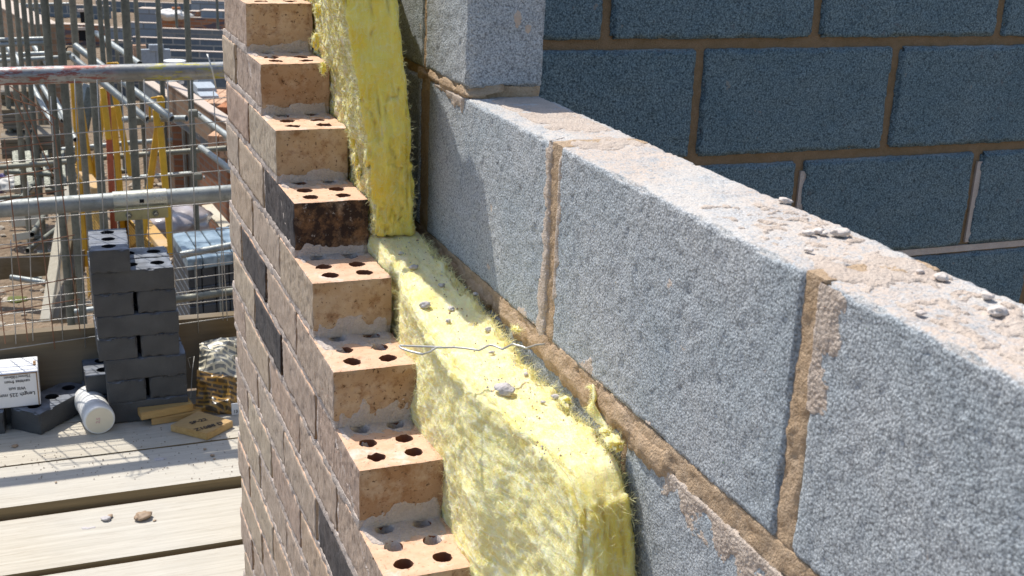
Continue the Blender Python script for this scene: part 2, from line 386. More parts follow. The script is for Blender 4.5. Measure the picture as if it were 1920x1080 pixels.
def crust(mb, fn, nu, nv, thick, cover, seed, f=40, jag=.55, holes=()):
    """a skin of mortar: fn(u,v)->(pos, normal); its ragged edge sinks under the surface"""
    U, Vv = np.meshgrid(np.linspace(0, 1, nu), np.linspace(0, 1, nv), indexing='ij')
    P, n = fn(U, Vv)
    h = cover(U, Vv) + jag*fbm(P, f, 5, seed)
    h = h - 9*np.clip(abs(2*U-1)-.86, 0, 1) - 9*np.clip(abs(2*Vv-1)-.90, 0, 1)
    for k_, (hx, hy) in enumerate(holes):
        dd_ = np.hypot(P[..., 0]-hx, P[..., 1]-hy); keep = .0100 if (seed+k_*5) % 7 else .0065
        h = np.minimum(h, (dd_-keep)*260+.35*noise(P, 160, seed))
    hh = np.where(h > 0, np.clip(h, 1e-9, 1)**.6, np.clip(h*9, -.045/thick, 0))
    mb.grid(P + n*(thick*hh + .0004*noise(P, 500, seed+3))[..., None]); return mb
def sheet(ax, a0, a1, b0, b1, const, sgn):
    def fn(U, V):
        P = np.zeros(U.shape+(3,)); o = [i for i in range(3) if i != ax]
        P[..., o[0]] = a0+(a1-a0)*U; P[..., o[1]] = b0+(b1-b0)*V; P[..., ax] = const
        n = np.zeros_like(P); n[..., ax] = sgn; return P, n
    return fn
edge = lambda U, V: 1-2.2*np.maximum(abs(U-.5), abs(V-.5))*1.05
mb = MB()
# pale smears beside the joints on the face that looks over the cavity
crust(mb, sheet(0, -.187, -.158, .085, .306, XB+.0002, -1), 20, 110, .0022, lambda U, V: .75-2.0*abs(U-.35), 3, 60, .6)
crust(mb, sheet(0, -.222, -.2035, .14, .30, XB+.0008, -1), 14, 90, .0025, lambda U, V: .75-2.4*abs(U-.9), 5, 70)
crust(mb, sheet(0, -.684, -.650, .205, .304, XB+.0003, 1-2), 80, 180, .0018, lambda U, V: .15+1.5*U-1.3*(1-V)+.1, 8, 60, .6)
crust(mb, sheet(0, -.74, -.44, .020, .073, XB+.0004, -1), 420, 110, .0020, lambda U, V: -.75+1.75*V, 9, 50, .75)
crust(mb, sheet(0, -.45, -.26, .096, .135, XB+.0003, -1), 240, 70, .0016, lambda U, V: .45-1.9*V-1.1*abs(U-.6), 10, 40, .6)
crust(mb, sheet(0, -.19, -.05, .096, .118, XB+.0003, -1), 70, 16, .002, lambda U, V: .3-1.6*V, 12, 50, .6)
crust(mb, sheet(0, .09, .22, .285, .306, XB+.0003, -1), 60, 16, .003, lambda U, V: -.2+1.1*V-.6*U, 13, 50, .6)
q = ony(970, 36, .0875)
crust(mb, sheet(1, q[0]-.011, q[0]+.011, q[2]-.017, q[2]+.017, .0873, -1), 60, 90, .0016, lambda U, V: .75-2.1*np.hypot((U-.5)*1.2, V-.5), 41, 60, .35)
q = ony(990, 52, .0875)
crust(mb, sheet(1, q[0]-.006, q[0]+.006, q[2]-.009, q[2]+.009, .0873, -1), 30, 40, .0010, lambda U, V: .45-2.1*np.hypot(U-.5, V-.5), 44, 90, .5)
mb.build('mortar_smear', PALE, blockwork, smooth=True)
mb = MB()   # mortar squeezed out of the bed joint over the cavity
crust(mb, sheet(0, -.50, -.02, .054, .1, XB+.001, -1), 190, 30, .0065, lambda U, V: .62-1.9*abs(V-.5), 21, 45, .5)
crust(mb, sheet(0, -.04, .30, .050, .096, XB+.001, -1), 120, 26, .006, lambda U, V: .6-2.2*abs(V-.55), 22, 45, .4)
crust(mb, sheet(0, .078, .30, .298, .323, XB+.001, -1), 90, 22, .004, lambda U, V: .5-2.2*abs(V-.5), 23, 60, .6)
mb.build('mortar_bead', TAN, blockwork, smooth=True)
mb = MB()   # spilt mortar on top
crust(mb, sheet(2, XB+.006, XB+TB-.004, -.70, -.60, Z2T+.0002, 1), 70, 70, .0022, lambda U, V: .55-1.9*abs(V-.55), 33, 70, .8)
crust(mb, sheet(2, XB+.010, XB+TB-.004, -.235, -.165, Z2T+.0002, 1), 60, 50, .0018, lambda U, V: .5-1.9*abs(V-.5), 34, 70, .7)
crust(mb, sheet(2, XB+.012, XB+TB-.004, -.98, -.70, Z2T+.0002, 1), 80, 200, .0020, lambda U, V: .0+0*U, 35, 90, 1.1)
crust(mb, sheet(2, XB+.006, XB+TB-.004, -.60, -.45, Z2T+.0002, 1), 60, 110, .0020, lambda U, V: -.25+0*U, 36, 90, 1.)
crust(mb, sheet(2, XB+.02, XB+TB-.004, -.15, .085, Z2T+.0002, 1), 60, 120, .0020, lambda U, V: -.05+.4*V, 37, 55, .6)
mb.build('spilt_mortar', PALE, blockwork, smooth=True)

# ------------------------------------------------------------------ cross wall behind, in its own shade
YF = .682
crossw = empty('cross_wall', 'dark blue-grey block wall in full shade behind the sunlit one', 'wall', (.863, YF, -.16))
ZF = .291+.005
def fdisp(p, n):
    ed = 1-np.max(np.abs(n), axis=-1); return .0014*fbm(p, 30, 2, 71) + .0013*fbm(p, 130, 2, 75) - .03*np.clip(ed, 0, .3)*np.clip(fbm(p, 40, 3, 77)+.2, 0, 1)
for row in range(-3, 4):
    z1 = ZF-.014+.225*row; z0 = z1-.206
    off = .25 if row % 2 else 0.
    for k in range(-2, 5):
        x0 = .863+off+.45*k+.010; x1 = x0+.430
        if x1 < .29: continue
        x0 = max(x0, XB+TB+.006)
        if x0 > x1-.03 or x0 > 2.6: continue
        j = rnd.uniform(-.0015, .0015)
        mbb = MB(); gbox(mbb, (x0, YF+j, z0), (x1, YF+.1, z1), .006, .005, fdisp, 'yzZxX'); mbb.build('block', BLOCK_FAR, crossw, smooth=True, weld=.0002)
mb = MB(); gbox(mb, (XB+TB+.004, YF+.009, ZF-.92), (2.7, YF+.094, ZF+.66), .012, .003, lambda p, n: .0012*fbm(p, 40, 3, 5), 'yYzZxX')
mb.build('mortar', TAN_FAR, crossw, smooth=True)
mb = MB()
for u, v0, v1 in ((1506, 330, 400), (1838, 305, 400)):
    a = ony(u, v0, YF+.003); x = a[0]
    mb.box((x-.007, YF+.003, ZF-.225-.215), (x+.007, YF+.0085, ZF-.225-.035))
mb.box((.9, YF+.003, ZF-.460), (2.6, YF+.0085, ZF-.446))
mb.build('pale_pointing', GREYM, crossw)

# ------------------------------------------------------------------ outer leaf of facing bricks, racked back in steps
YE = .805
brickw = empty('brick_wall', 'buff brick outer wall stepped back course by course, holes showing', 'wall', (0, 0, -1.2))
WB = .1025; HB = .065
def brdisp(seed, amp=1.):
    def f(p, n):
        q = p + seed*3.17
        d = .0008*fbm(q, 50, 2, 2) + .0007*fbm(q, 260, 2, 7)
        chip = noise(q, 90, 41); d = d - .004*np.clip(chip-.62, 0, 1)
        g = np.abs(n[..., 0]) > .7
        gq = q*np.array([1, 9, 1.]); d = d + np.where(g, .0009*noise(gq, 42, 11), 0)
        return d*amp
    return f
def holed_brick(lo, hi, seed, holes, rad, depth=.05, res=.0035, disp=None):
    mb = MB(); disp = disp or brdisp(seed); gbox(mb, lo, hi, res, .0022, disp, 'xXyYz')
    x0, y0, z1 = lo[0], lo[1], hi[2]; x1, y1 = hi[0], hi[1]; r = .0022
    xs = sorted(set(round(h[0], 5) for h in holes)); ys = sorted(set(round(h[1], 5) for h in holes))
    bx = [x0]+[(a+b)/2 for a, b in zip(xs, xs[1:])]+[x1]; by = [y0]+[(a+b)/2 for a, b in zip(ys, ys[1:])]+[y1]
    lo_ = np.array(lo); hi_ = np.array(hi)
    for (cx, cy) in holes:
        i = xs.index(round(cx, 5)); j = ys.index(round(cy, 5)); X0, X1, Y0, Y1 = bx[i], bx[i+1], by[j], by[j+1]
        an = [2*math.pi*k/48 for k in range(48)] + [math.atan2(b-cy, a-cx) % (2*math.pi) for a in (X0, X1) for b in (Y0, Y1)]
        an = sorted(set(an)); A = np.array(an+[an[0]])
        dx, dy = np.cos(A), np.sin(A)
        tx = np.where(dx > 1e-9, (X1-cx)/np.where(abs(dx) < 1e-9, 1, dx), np.where(dx < -1e-9, (X0-cx)/np.where(abs(dx) < 1e-9, 1, dx), 9))
        ty = np.where(dy > 1e-9, (Y1-cy)/np.where(abs(dy) < 1e-9, 1, dy), np.where(dy < -1e-9, (Y0-cy)/np.where(abs(dy) < 1e-9, 1, dy), 9))
        T = np.minimum(tx, ty); nh = noise(np.stack([dx*.02+cx, dy*.02+cy, 0*dx+seed], -1), 120, 3)
        rr = rad*(1+.07*nh); rings = []
        for q in np.linspace(1, 0, 6):
            rad_q = rr+(T-rr)*q; rings.append(np.stack([cx+dx*rad_q, cy+dy*rad_q, 0*dx+z1], -1))
        P = np.stack(rings); Q = np.clip(P, lo_+r, hi_-r); D = P-Q; n = D/np.maximum(np.linalg.norm(D, axis=-1, keepdims=True), 1e-9)
        P = Q+n*r; P = P+n*disp(P, n)[..., None]; mb.grid(P)
        wl = [P[-1]]
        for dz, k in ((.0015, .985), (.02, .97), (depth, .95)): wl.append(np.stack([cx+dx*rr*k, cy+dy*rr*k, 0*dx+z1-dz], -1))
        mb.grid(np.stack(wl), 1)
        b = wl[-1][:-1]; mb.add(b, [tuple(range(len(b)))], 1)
    return mb
BMS = [B_A, B_B, B_C]
dark_at = {(0, 2), (-1, 2), (-3, 1)}
ZS = {}
for k in range(-15, 9):
    zt = .075*k; yk = .1125*k; j = 0; y = yk
    while y < YE-.02:
        y1 = min(y+.215, YE)
        xo = rnd.uniform(-.0012, .0012); dy0 = rnd.uniform(-.0015, .0015) if j else 0
        vis = y > -.75
        if vis:
            lo = (xo, y+dy0, zt-HB); hi = (WB, y1, zt)
            sooty = (k == 2 and j == 0) or (k, j) in dark_at
            mat = B_D if sooty else BMS[rnd.randrange(3)]
            if j == 0 and k >= -4:
                hs = [(cx, yk+.0275+.038*i) for cx in (.029, .0735) for i in range(5)]
                mbb = holed_brick(lo, hi, k+20, hs, .0108)
                if not sooty: mat = [B_A, B_C, B_A, B_C, B_B, B_A, B_B][k % 7]
                mbb.build('brick', [mat, HOLE], brickw, smooth=True, weld=.0001, autos=50)
            elif k < 7 and y < .82 and (k < 6):
                mbb = MB(); gbox(mbb, lo, hi, .005, .0022, brdisp(k*13+j*5), 'xyYzZ'); mbb.build('brick', mat, brickw, smooth=True, weld=.0001)
        y += .225; j += 1
mb = MB()
for k in range(-14, 7):
    yk = .1125*k; z0 = .075*k-.0765; z1 = .075*k-.0635
    gbox(mb, (.0006, max(yk+.002, -.75), z0), (WB-.001, YE-.002, z1), .0035, .0015, mdisp(.0012, k))
    y = yk+.2135
    while y < YE-.02:
        if y > -.75: gbox(mb, (.0025, y, z1-.002), (WB-.002, y+.013, z1+.067), .0035, .0015, mdisp(.0012, k+3))
        y += .225
# mortar squeezed onto each tread and smeared up each riser
for k in range(-4, 7):
    yk = .1125*k; zt = .075*(k-1)
    sd = 100+k*7
    reach = [.030, .040, .044, .036, .030, .034, .026, .03, .03, .03, .03][k+4]
    crust(mb, sheet(2, .001, WB-.001, yk-reach*2.0, yk+.006, zt+.0002, 1), 84, 70, .0030, lambda U, V: -.85+1.9*V-.2*U, sd, 50, .5, [(cx, yk-.1125+.0275+.038*i) for cx in (.029, .0735) for i in range(5)])
    up = [.012, .016, .020, .018, .026, .020, .012, .012, .012, .012, .012][k+4]
    crust(mb, sheet(1, .001, WB-.001, zt-.001, zt+.010+up*1.6, yk+.0006, -1), 60, 36, .0028, lambda U, V: .95-1.9*V+.25*(U-.4), sd+3, 55, .45)
mb.build('mortar', GREYM, brickw, smooth=True)

# ------------------------------------------------------------------ glass wool
def wool_mat(name, a, b, pale, net=False, sc3=(260, 20, 40)):
    m = Mat(name, .95, .08)
    st = m.noi(1, 5, .7, m.mp(sc3), .8); n = m.noi(22, 4, .65); f = m.noi(600, 3, .8); n5 = m.noi(70, 4, .7, None, 1.2)
    c = m.mix(m.mr(n, .32, .68), a, b); c = m.mix(m.mr(st, .50, .72, 0, .55), c, pale); c = m.mix(m.mr(n5, .52, .7, 0, .5), c, pale)
    c = m.mix(m.mr(st, .34, .24, 0, .5), c, (.66, .38, .06)); c = m.mix(m.mr(f, .55, .75, 0, .30), c, pale)
    nx, ny, nz = m.sep(m.tc.outputs['Normal'])
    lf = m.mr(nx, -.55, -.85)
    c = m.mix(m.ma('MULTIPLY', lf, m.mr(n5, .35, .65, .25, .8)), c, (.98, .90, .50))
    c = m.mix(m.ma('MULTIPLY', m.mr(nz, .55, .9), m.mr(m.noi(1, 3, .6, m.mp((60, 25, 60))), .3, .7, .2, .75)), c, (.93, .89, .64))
    c = m.mix(m.mr(m.vor(170), .055, .03, 0, .7), c, (.28, .20, .10))
    if net:
        S = m.sep(m.co); ca = m.N('CombineXYZ', X=0., Y=S[1], Z=S[2]).outputs[0]
        v = m.vor(190, m.mp((1, 1.35, 1), co=ca)); c = m.mix(m.ma('MULTIPLY', lf, m.mr(v, .2, .55, 0, .55)), c, (.42, .36, .08))
        m.bump(m.ma('MULTIPLY', v, m.ma('MULTIPLY', lf, -1)), 1., .004)
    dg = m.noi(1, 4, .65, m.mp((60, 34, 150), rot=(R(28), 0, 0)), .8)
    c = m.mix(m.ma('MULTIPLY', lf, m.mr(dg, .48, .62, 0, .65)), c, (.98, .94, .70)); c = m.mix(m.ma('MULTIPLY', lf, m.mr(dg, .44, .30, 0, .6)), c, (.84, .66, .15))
    m.bump(m.ma('MULTIPLY', dg, lf), .8, .0035)
    m.col(c)
    m.bump(st, .7, .003).bump(f, .9, .0012).bump(n5, .6, .003)
    m.b.inputs['Subsurface Weight'].default_value = .6; m.b.inputs['Subsurface Radius'].default_value = (.014, .011, .003); m.b.inputs['Subsurface Scale'].default_value = .6
    return m.m
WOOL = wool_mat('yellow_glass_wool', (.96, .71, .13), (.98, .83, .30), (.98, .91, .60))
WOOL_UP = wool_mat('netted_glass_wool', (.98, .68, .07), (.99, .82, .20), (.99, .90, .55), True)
FIB = Mat('wool_fibre', .9, .1).col((.95, .88, .48)).m; FIB.node_tree.nodes['Principled BSDF'].inputs['Subsurface Weight'].default_value = .1

def batt(name, W, Y0, Y1, Z0, Z1, shape, res, disp, mat, label, parent_loc, rad=.007):
    root = empty(name, label, 'insulation', parent_loc, 'glass wool slabs in the cavity')
    mb = MB(); gbox(mb, (0, Y0, Z0), (W, Y1, Z1), res, rad, None)
    V = np.concatenate(mb.v)
    # normals of the rounded box before it is bent
    lo = np.array([0, Y0, Z0])+.012; hi = np.array([W, Y1, Z1])-.012
    D = V-np.clip(V, lo, hi); n = D/np.maximum(np.linalg.norm(D, axis=1, keepdims=True), 1e-9)
    Vw = shape(V) ; Vw = Vw + n*disp(V, n)[:, None]
    mb.v = [Vw]
    o = mb.build('glass_wool', mat, root, smooth=True, weld=.00015)
    return root, V, n, Vw
sm = lambda a, b, x: (lambda t: t*t*(3-2*t))(np.clip((x-a)/(b-a), 0, 1))
# lower slab
def shape_low(V):
    w_ = V[:, 0]/.09; y = V[:, 1]; z = V[:, 2]; P = V.copy()
    top = np.interp(y, [-.45, -.42, -.2, 0, .2, .6], [.040, .045, .056, .076, .100, .10])
    xl = np.interp(y, [-.45, -.42, -.25, -.1, .05, .12, .2, .6], [.128, .124, .104, .096, .094, .1035, .1045, .1045])
    xr = np.interp(y, [-.45, -.42, -.3, -.1, .05, .2, .6], [.190, .188, .181, .178, .176, .176, .176])
    zz = Z0L + (z-Z0L)*(top-Z0L)/(Z1L-Z0L)
    top = top - .024*(1-sm(-.435, -.385, y))**1.5 - .010*sm(.55, 1., np.abs(w_*2-1))*(1-sm(-.43, -.34, y)); zz = Z0L + (z-Z0L)*(top-Z0L)/(Z1L-Z0L)
    dn = top-zz                                            # depth below the top
    xl = np.maximum(xl + .006*np.sin(y*14) - .006*sm(.0, .1, dn)*(y < .1), np.where(dn > .02, .0985, .09))
    xr = xr + .004*sm(.03, .12, dn) + .003*sm(.01, .08, dn)*(1-sm(-.4, -.25, y)); P[:, 1] = 0
    P[:, 0] = xl + (xr-xl)*w_; P[:, 2] = zz
    P[:, 1] = y + np.where(y < -.2, 1, 0)*(-.012*sm(.01, .10, dn)+.006*sm(.15, .3, dn)) + .012*(w_-.5)*(y < -.38) + .011*np.abs(w_*2-1)**2.2*(1-sm(-.43, -.34, y)) - .010*np.sin(np.clip(dn, 0, .2)*22)*(1-sm(-.43, -.36, y))
    return P
Z0L, Z1L = -.36, .09
def disp_low(V, n):
    q = V*np.array([1.6, .6, 1.])
    d = .0034*fbm(V, 22, 3, 91) + .0016*fbm(q, 120, 3, 95) + .0014*noise(V, 420, 97)
    tp = n[:, 2] > .5
    d = np.where(tp, .0022*fbm(V, 40, 3, 91) + .0016*fbm(V, 160, 3, 99), d)
    rim = (V[:, 0] > .074) & (V[:, 2] > .05); d = d + np.where(rim & (V[:, 1] < .15), .0085*np.clip(fbm(V, 42, 3, 103), -.5, 1), 0)
    fr = n[:, 1] < -.5
    lam = fbm(np.stack([V[:, 0]*2.6, V[:, 1]*0, V[:, 2]*.6], -1), 40, 3, 113)
    d = np.where(fr, d + .0050*lam + .006*np.clip(noise(V, 22, 119), 0, 1), d)
    left = n[:, 0] < -.5; d = np.where(left, d*.8 + .0030*fbm(V*np.array([1, 1, .6]), 17, 2, 117), d)
    return d
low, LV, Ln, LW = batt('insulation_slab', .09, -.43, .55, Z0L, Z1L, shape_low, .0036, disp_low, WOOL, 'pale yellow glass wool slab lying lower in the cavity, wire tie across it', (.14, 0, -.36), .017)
# upper slab: stands on the lower one and leans out of the cavity towards the bricks
Z0U, Z1U = .101, .543
def shape_up(V):
    w_ = V[:, 0]/.075; y = V[:, 1]; z = V[:, 2]; P = V.copy()
    xl = np.interp(z, [.088, .107, .23, .334, .413, .55], [.1015, .0995, .0885, .0735, .0600, .036])
    xr = np.interp(z, [.088, .103, .228, .333, .413, .55], [.1585, .158, .1505, .1415, .1325, .113])
    f = 1-sm(.20, .62, y+ .12*(z < .2))
    bl = .104; br = .178
    yb = 1.5*(np.floor(z/.075))*.075                        # where the bricks of this course begin
    xl2 = bl+(xl-bl)*f; xl2 = np.where(y > yb-.01, np.maximum(xl2, .1045), xl2)
    xr2 = br+(xr-br)*f
    P[:, 0] = xl2+(xr2-xl2)*w_
    P[:, 1] = y + (.008*np.sin(z*17) - .004)*(y < .4)
    return P
def disp_up(V, n):
    d = .0030*fbm(V, 30, 3, 191) + .0016*fbm(V, 130, 2, 195) + .0010*noise(V, 420, 197)
    lam = noise(np.stack([V[:, 0]*3.6, V[:, 1]*0, V[:, 2]*.35], -1), 50, 213)
    cr_ = np.abs(noise(np.stack([V[:, 0]*2.2, V[:, 1]*0, V[:, 2]*.3], -1), 40, 217))
    d = np.where(n[:, 1] < -.5, d*.6 + .0013*lam - .006*np.clip(.06-cr_, 0, 1)/.06, d)
    return d
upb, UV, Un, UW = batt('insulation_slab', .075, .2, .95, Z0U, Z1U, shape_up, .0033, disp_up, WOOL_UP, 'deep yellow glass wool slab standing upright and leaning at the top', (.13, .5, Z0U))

def fibres(root, V, n, Wd, N, seed, sel, ln=(.006, .016), name='loose_fibres', lift=.35, wd=.00016, mat=None):
    r = np.random.RandomState(seed); idx = np.where(sel)[0]; idx = idx[r.randint(0, len(idx), N)]
    P = Wd[idx]; nn = n[idx]; t = r.normal(size=(N, 3)); t -= (t*nn).sum(1)[:, None]*nn; t /= np.linalg.norm(t, axis=1)[:, None]
    d = t + nn*r.uniform(.1, lift*2, (N, 1)); d /= np.linalg.norm(d, axis=1)[:, None]; L = r.uniform(*ln, (N, 1))
    s = np.cross(d, r.normal(size=(N, 3))); s /= np.linalg.norm(s, axis=1)[:, None]
    a = P-nn*.001; b = P+d*L*.5+nn*L*.12; c = P+d*L
    VV = np.stack([a-s*wd, a+s*wd, b-s*wd, b+s*wd, c], 1).reshape(-1, 3)
    F = []
    for i in range(N): k = i*5; F += [(k, k+1, k+3, k+2), (k+2, k+3, k+4)]
    MB().add(VV, F).build(name, mat or FIB, root); 
fibres(low, LV, Ln, LW, 16000, 5, (LV[:, 1] < .2) & (Ln[:, 0] < .5), (.006, .018), wd=.00012)
fibres(low, LV, Ln, LW, 2600, 6, (LV[:, 1] < .2) & (LV[:, 0] > .075) & (LV[:, 2] > .06), (.006, .016), 'edge_fibres', .8, .0002)
fibres(upb, UV, Un, UW, 3500, 8, (UV[:, 1] < .34) & (Un[:, 0] < .5) & (Un[:, 2] > -.5), (.004, .010))
fibres(upb, UV, Un, UW, 900, 9, (UV[:, 1] < .215) & ((UV[:, 0] > .066) | (UV[:, 0] < .010)), (.004, .010), 'edge_fibres', .8, .0002)
def tuft(root, p, size, seed, fl=(1, 1, 1), name='torn_tuft', mat=None):
    bm = bmesh.new(); bmesh.ops.create_icosphere(bm, subdivisions=4, radius=1); V = np.array([q.co[:] for q in bm.verts]); F = [[q.index for q in f.verts] for f in bm.faces]; bm.free()
    n = V.copy(); W_ = V*(1+.45*fbm(V+seed*3.3, 1.7, 4, seed))[:, None]*np.array(fl)*size+np.asarray(p)
    MB().add(W_, F).build(name, mat or WOOL, root, smooth=True)
    fibres(root, V, n, W_, 160, seed, np.ones(len(V), bool), (.002, .008), 'tuft_fibres', .5, .00016)
for u, v, s_, k in ((1060, 742, .006, 4), (1150, 818, .008, 6), (1136, 800, .005, 7), (968, 608, .004, 8)):
    tuft(low, onx(u, v, .176)-np.array((0, 0, .006)), s_, k, (.9, 1.6, .7))
# the thin flap that stands up against the joint
U, Vv = np.meshgrid(np.linspace(0, 1, 30), np.linspace(0, 1, 9), indexing='ij')
a0 = onx(1128, 800, .180); a1 = onx(1104, 722, .183); P = a0+(a1-a0)*U[..., None]
wf = .0105*(1-U)**.7+.002; P[..., 1] += (Vv-.5)*wf*2*.9 + .004*np.sin(U*6); P[..., 0] += .003*np.sin(U*7+Vv*3)-.002
P = P+.0016*np.stack([noise(P, 110, 3), noise(P, 110, 4), noise(P, 110, 5)], -1)
fo = MB().grid(P).build('torn_flap', WOOL, low, smooth=True); md = fo.modifiers.new('s', 'SOLIDIFY'); md.thickness = .0025
PV = P.reshape(-1, 3); fibres(low, PV, np.tile([-1., 0, 0], (len(PV), 1)), PV, 300, 77, np.ones(len(PV), bool), (.002, .007), 'flap_fibres', .5)
for u, v, s_, k in ((655, 262, .006, 1), (661, 300, .006, 2), (600, 128, .005, 3), (586, 78, .006, 4), (668, 326, .005, 5), (590, 20, .005, 6)):
    tuft(upb, ony(u, v, .27)+np.array((.004, .0, 0)), s_, k+20, (.7, 1, 1.5), mat=WOOL_UP)

# crumbs of mortar lying about: every larger one is a thing
def lump(p, size, seed, mat, name, label, cat='mortar crumb', group=None, flat_=.62):
    bm = bmesh.new(); bmesh.ops.create_icosphere(bm, subdivisions=3, radius=1)
    V = np.array([v.co[:] for v in bm.verts]); F = [[v.index for v in f.verts] for f in bm.faces]; bm.free()
    r = 1+.34*fbm(V+seed*7.3, 1.3, 3, seed)+.10*noise(V, 6, seed); V = V*r[:, None]*np.array([1.15, .9, flat_])*size/2
    a = seed*2.1; M_ = np.array([[math.cos(a), -math.sin(a), 0], [math.sin(a), math.cos(a), 0], [0, 0, 1]]); V = V@M_.T+np.asarray(p)+np.array([0, 0, size*.22])
    o = MB().add(V, F).build(name, mat, smooth=True); return tag(o, label, cat, group)
def low_top(x, y): return float(np.interp(y, [-.45, -.42, -.2, 0, .2], [.040, .045, .056, .076, .100]))
def on_low(u, v):
    z = .07
    for _ in range(6): q = onz(u, v, z); z = low_top(q[0], q[1])
    return onz(u, v, z)
for i, (u, v, s_, lab) in enumerate([
    (797, 577, .0115, 'grey mortar crumb near the left edge of the lower slab, above the wire tie'),
    (948, 738, .019, 'largest pale mortar lump on the lower yellow slab, below the wire tie'),
    (963, 616, .009, 'mortar crumb at the right edge of the lower slab, above the tie'),
    (917, 622, .008, 'mortar crumb midway across the lower slab just above the tie'),
    (846, 582, .008, 'small crumb right of the topmost left crumb on the slab'),
    (840, 605, .007, 'small crumb between the left edge crumb and the wire tie'),
    (922, 664, .006, 'tiny crumb just under the zigzag of the wire tie'),
    (1042, 748, .008, 'round crumb left of the pale lump by the torn tuft'),
    (1062, 760, .012, 'pale mortar lump beside the torn upright tuft'),
    (990, 640, .006, 'tiny crumb where the wire tie meets the block joint'),
    (1018, 757, .005, 'tiny crumb left of the two lumps by the tuft'),
    (892, 555, .007, 'crumb on the shaded right edge of the lower slab'),
    (776, 505, .009, 'flat pale crumb at the edge of the shadow on the lower slab'),
    (828, 538, .007, 'small crumb on the shadow edge farther down the slab'),
    (986, 705, .006, 'tiny crumb between the big pale lump and the block wall'),
    (752, 478, .006, 'tiny crumb in the shade under the upright slab')]):
    lump(on_low(u, v)+np.array([0, 0, .001]), s_, i+3, CRUMB, 'mortar_crumb', lab, 'mortar crumb', 'mortar crumbs on the glass wool')
for i, (u, v, s_, lab) in enumerate([
    (1575, 441, .012, 'largest mortar crumb on top of the sunlit block wall'),
    (1516, 441, .008, 'small mortar crumb left of the largest one on the wall top'),
    (1535, 438, .009, 'middle crumb in the short row left of the largest one on the wall top'),
    (1545, 441, .006, 'crumb nearest the largest one on the wall top'),
    (1472, 380, .009, 'crumb on the far edge of the wall top above the pale joint'),
    (1516, 472, .007, 'crumb near the front edge of the wall top, before the second joint'),
    (1725, 513, .006, 'crumb beyond the second joint near the back edge of the wall top'),
    (1765, 524, .009, 'long flat crumb near the back edge, right of the second joint'),
    (1850, 560, .009, 'whitish lump on the wall top at the right of the view'),
    (1870, 590, .012, 'rough mortar crumb farthest right on the wall top'),
    (1725, 590, .006, 'small lump on the wall top short of the rough right lump')]):
    lump(onz(u, v, Z2T+.001), s_, i+33, LUMP, 'mortar_crumb', lab, 'mortar crumb', 'mortar crumbs on the block wall', .5)
# tiny dark and pale specks on the wool
rs = np.random.RandomState(4); mb = MB(); mb2 = MB()
for i in range(240):
    y = rs.uniform(-.40, .2); x = rs.uniform(.108, .176); z = low_top(x, y)+.0015; s_ = rs.uniform(.0005, .0014)
    T = np.array([[1, 0, -.6], [-.6, .9, -.5], [-.5, -.9, -.5], [0, 0, 1]])*s_*rs.uniform(.6, 1.4, (1, 3)); (mb if i % 3 else mb2).add(T+np.array([x, y, z]), [(0, 1, 3), (1, 2, 3), (2, 0, 3), (0, 2, 1)])
tag(mb.build('dirt_specks', flat('dark_dirt', (.34, .24, .14)), None), kind='stuff', label='dark dirt specks scattered on the yellow slab', cat='specks')
tag(mb2.build('mortar_specks', CRUMB, None), kind='stuff', label='pale mortar specks scattered on the yellow slab', cat='specks')

# ------------------------------------------------------------------ wall tie
mb = MB(); zt_ = .0925
px = [(829, 651), (790, 649.5), (748, 648), (752, 653), (770, 659), (792, 664), (806, 660), (818, 652), (850, 651), (873, 653), (898, 657), (918, 647), (926, 648), (942, 655), (961, 645), (980, 650), (986, 653), (1005, 647), (1022, 645)]
pts = []
for i, (u, v) in enumerate(px):
    q = onz(u, v, zt_); pts.append(q)
P = np.array(pts); sgm = []
for a, b in zip(P[:-1], P[1:]):
    for t in np.linspace(0, 1, 5)[:-1]: sgm.append(a+(b-a)*t)
sgm.append(P[-1]); mb.tube(sgm, .00115, 8)
tag(mb.build('wall_tie', WIRE, None, smooth=True), 'bent galvanised wire wall tie lying across the lower yellow slab', 'wall tie')

# ------------------------------------------------------------------ scaffold deck
ZD = -.909
def board(y0, y1, z, x0, x1, lab, seed, mat=None):
    mb = MB(); gbox(mb, (x0, y0, z-.038), (x1, y1, z), .02, .003, lambda p, n: .0012*fbm(p, 3, 2, seed)+.0006*noise(p*np.array([.2, 1, 1]), 60, seed))
    return tag(mb.build('scaffold_board', mat or DECK, None, smooth=True, weld=.0005, autos=40), lab, 'scaffold board', 'scaffold boards of the deck')
board(1.995, 2.128, ZD-.001, -1.4, 1.1, 'scaffold board at the back of the deck, against the toe board', 1)
board(1.764, 1.990, ZD, -1.4, 1.1, 'scaffold board carrying the dark brick stack and white tub', 2)
board(1.535, 1.760, ZD-.001, -1.4, 1.1, 'scaffold board crossed by the shadow of the guard rail', 3)
board(1.262, 1.520, ZD-.027, -1.4, 1.1, 'lower scaffold board with two brown clods on it', 4)
board(1.020, 1.250, ZD-.034, -1.4, 1.1, 'scaffold board at the bottom left corner of the view', 5)
board(.815, 1.012, ZD-.034, -1.4, 1.1, 'scaffold board nearest the viewer below the brick wall', 6)
mb = MB(); gbox(mb, (-1.5, 2.132, ZD+.002), (1.2, 2.170, -.684), .02, .003, lambda p, n: .001*fbm(p, 3, 2, 8)); tag(mb.build('toe_board', OLDW, None, smooth=True, weld=.0005, autos=40), 'brown timber toe board standing on edge behind the dark brick stack', 'toe board')
TR = .02415
def seg(u0, v0, u1, v1, y, x0=-1.5, x1=1.2):
    a = ony(u0, v0, y); b = ony(u1, v1, y); d = (b-a)/(b[0]-a[0]); return a+d*(x0-a[0]), a+d*(x1-a[0])
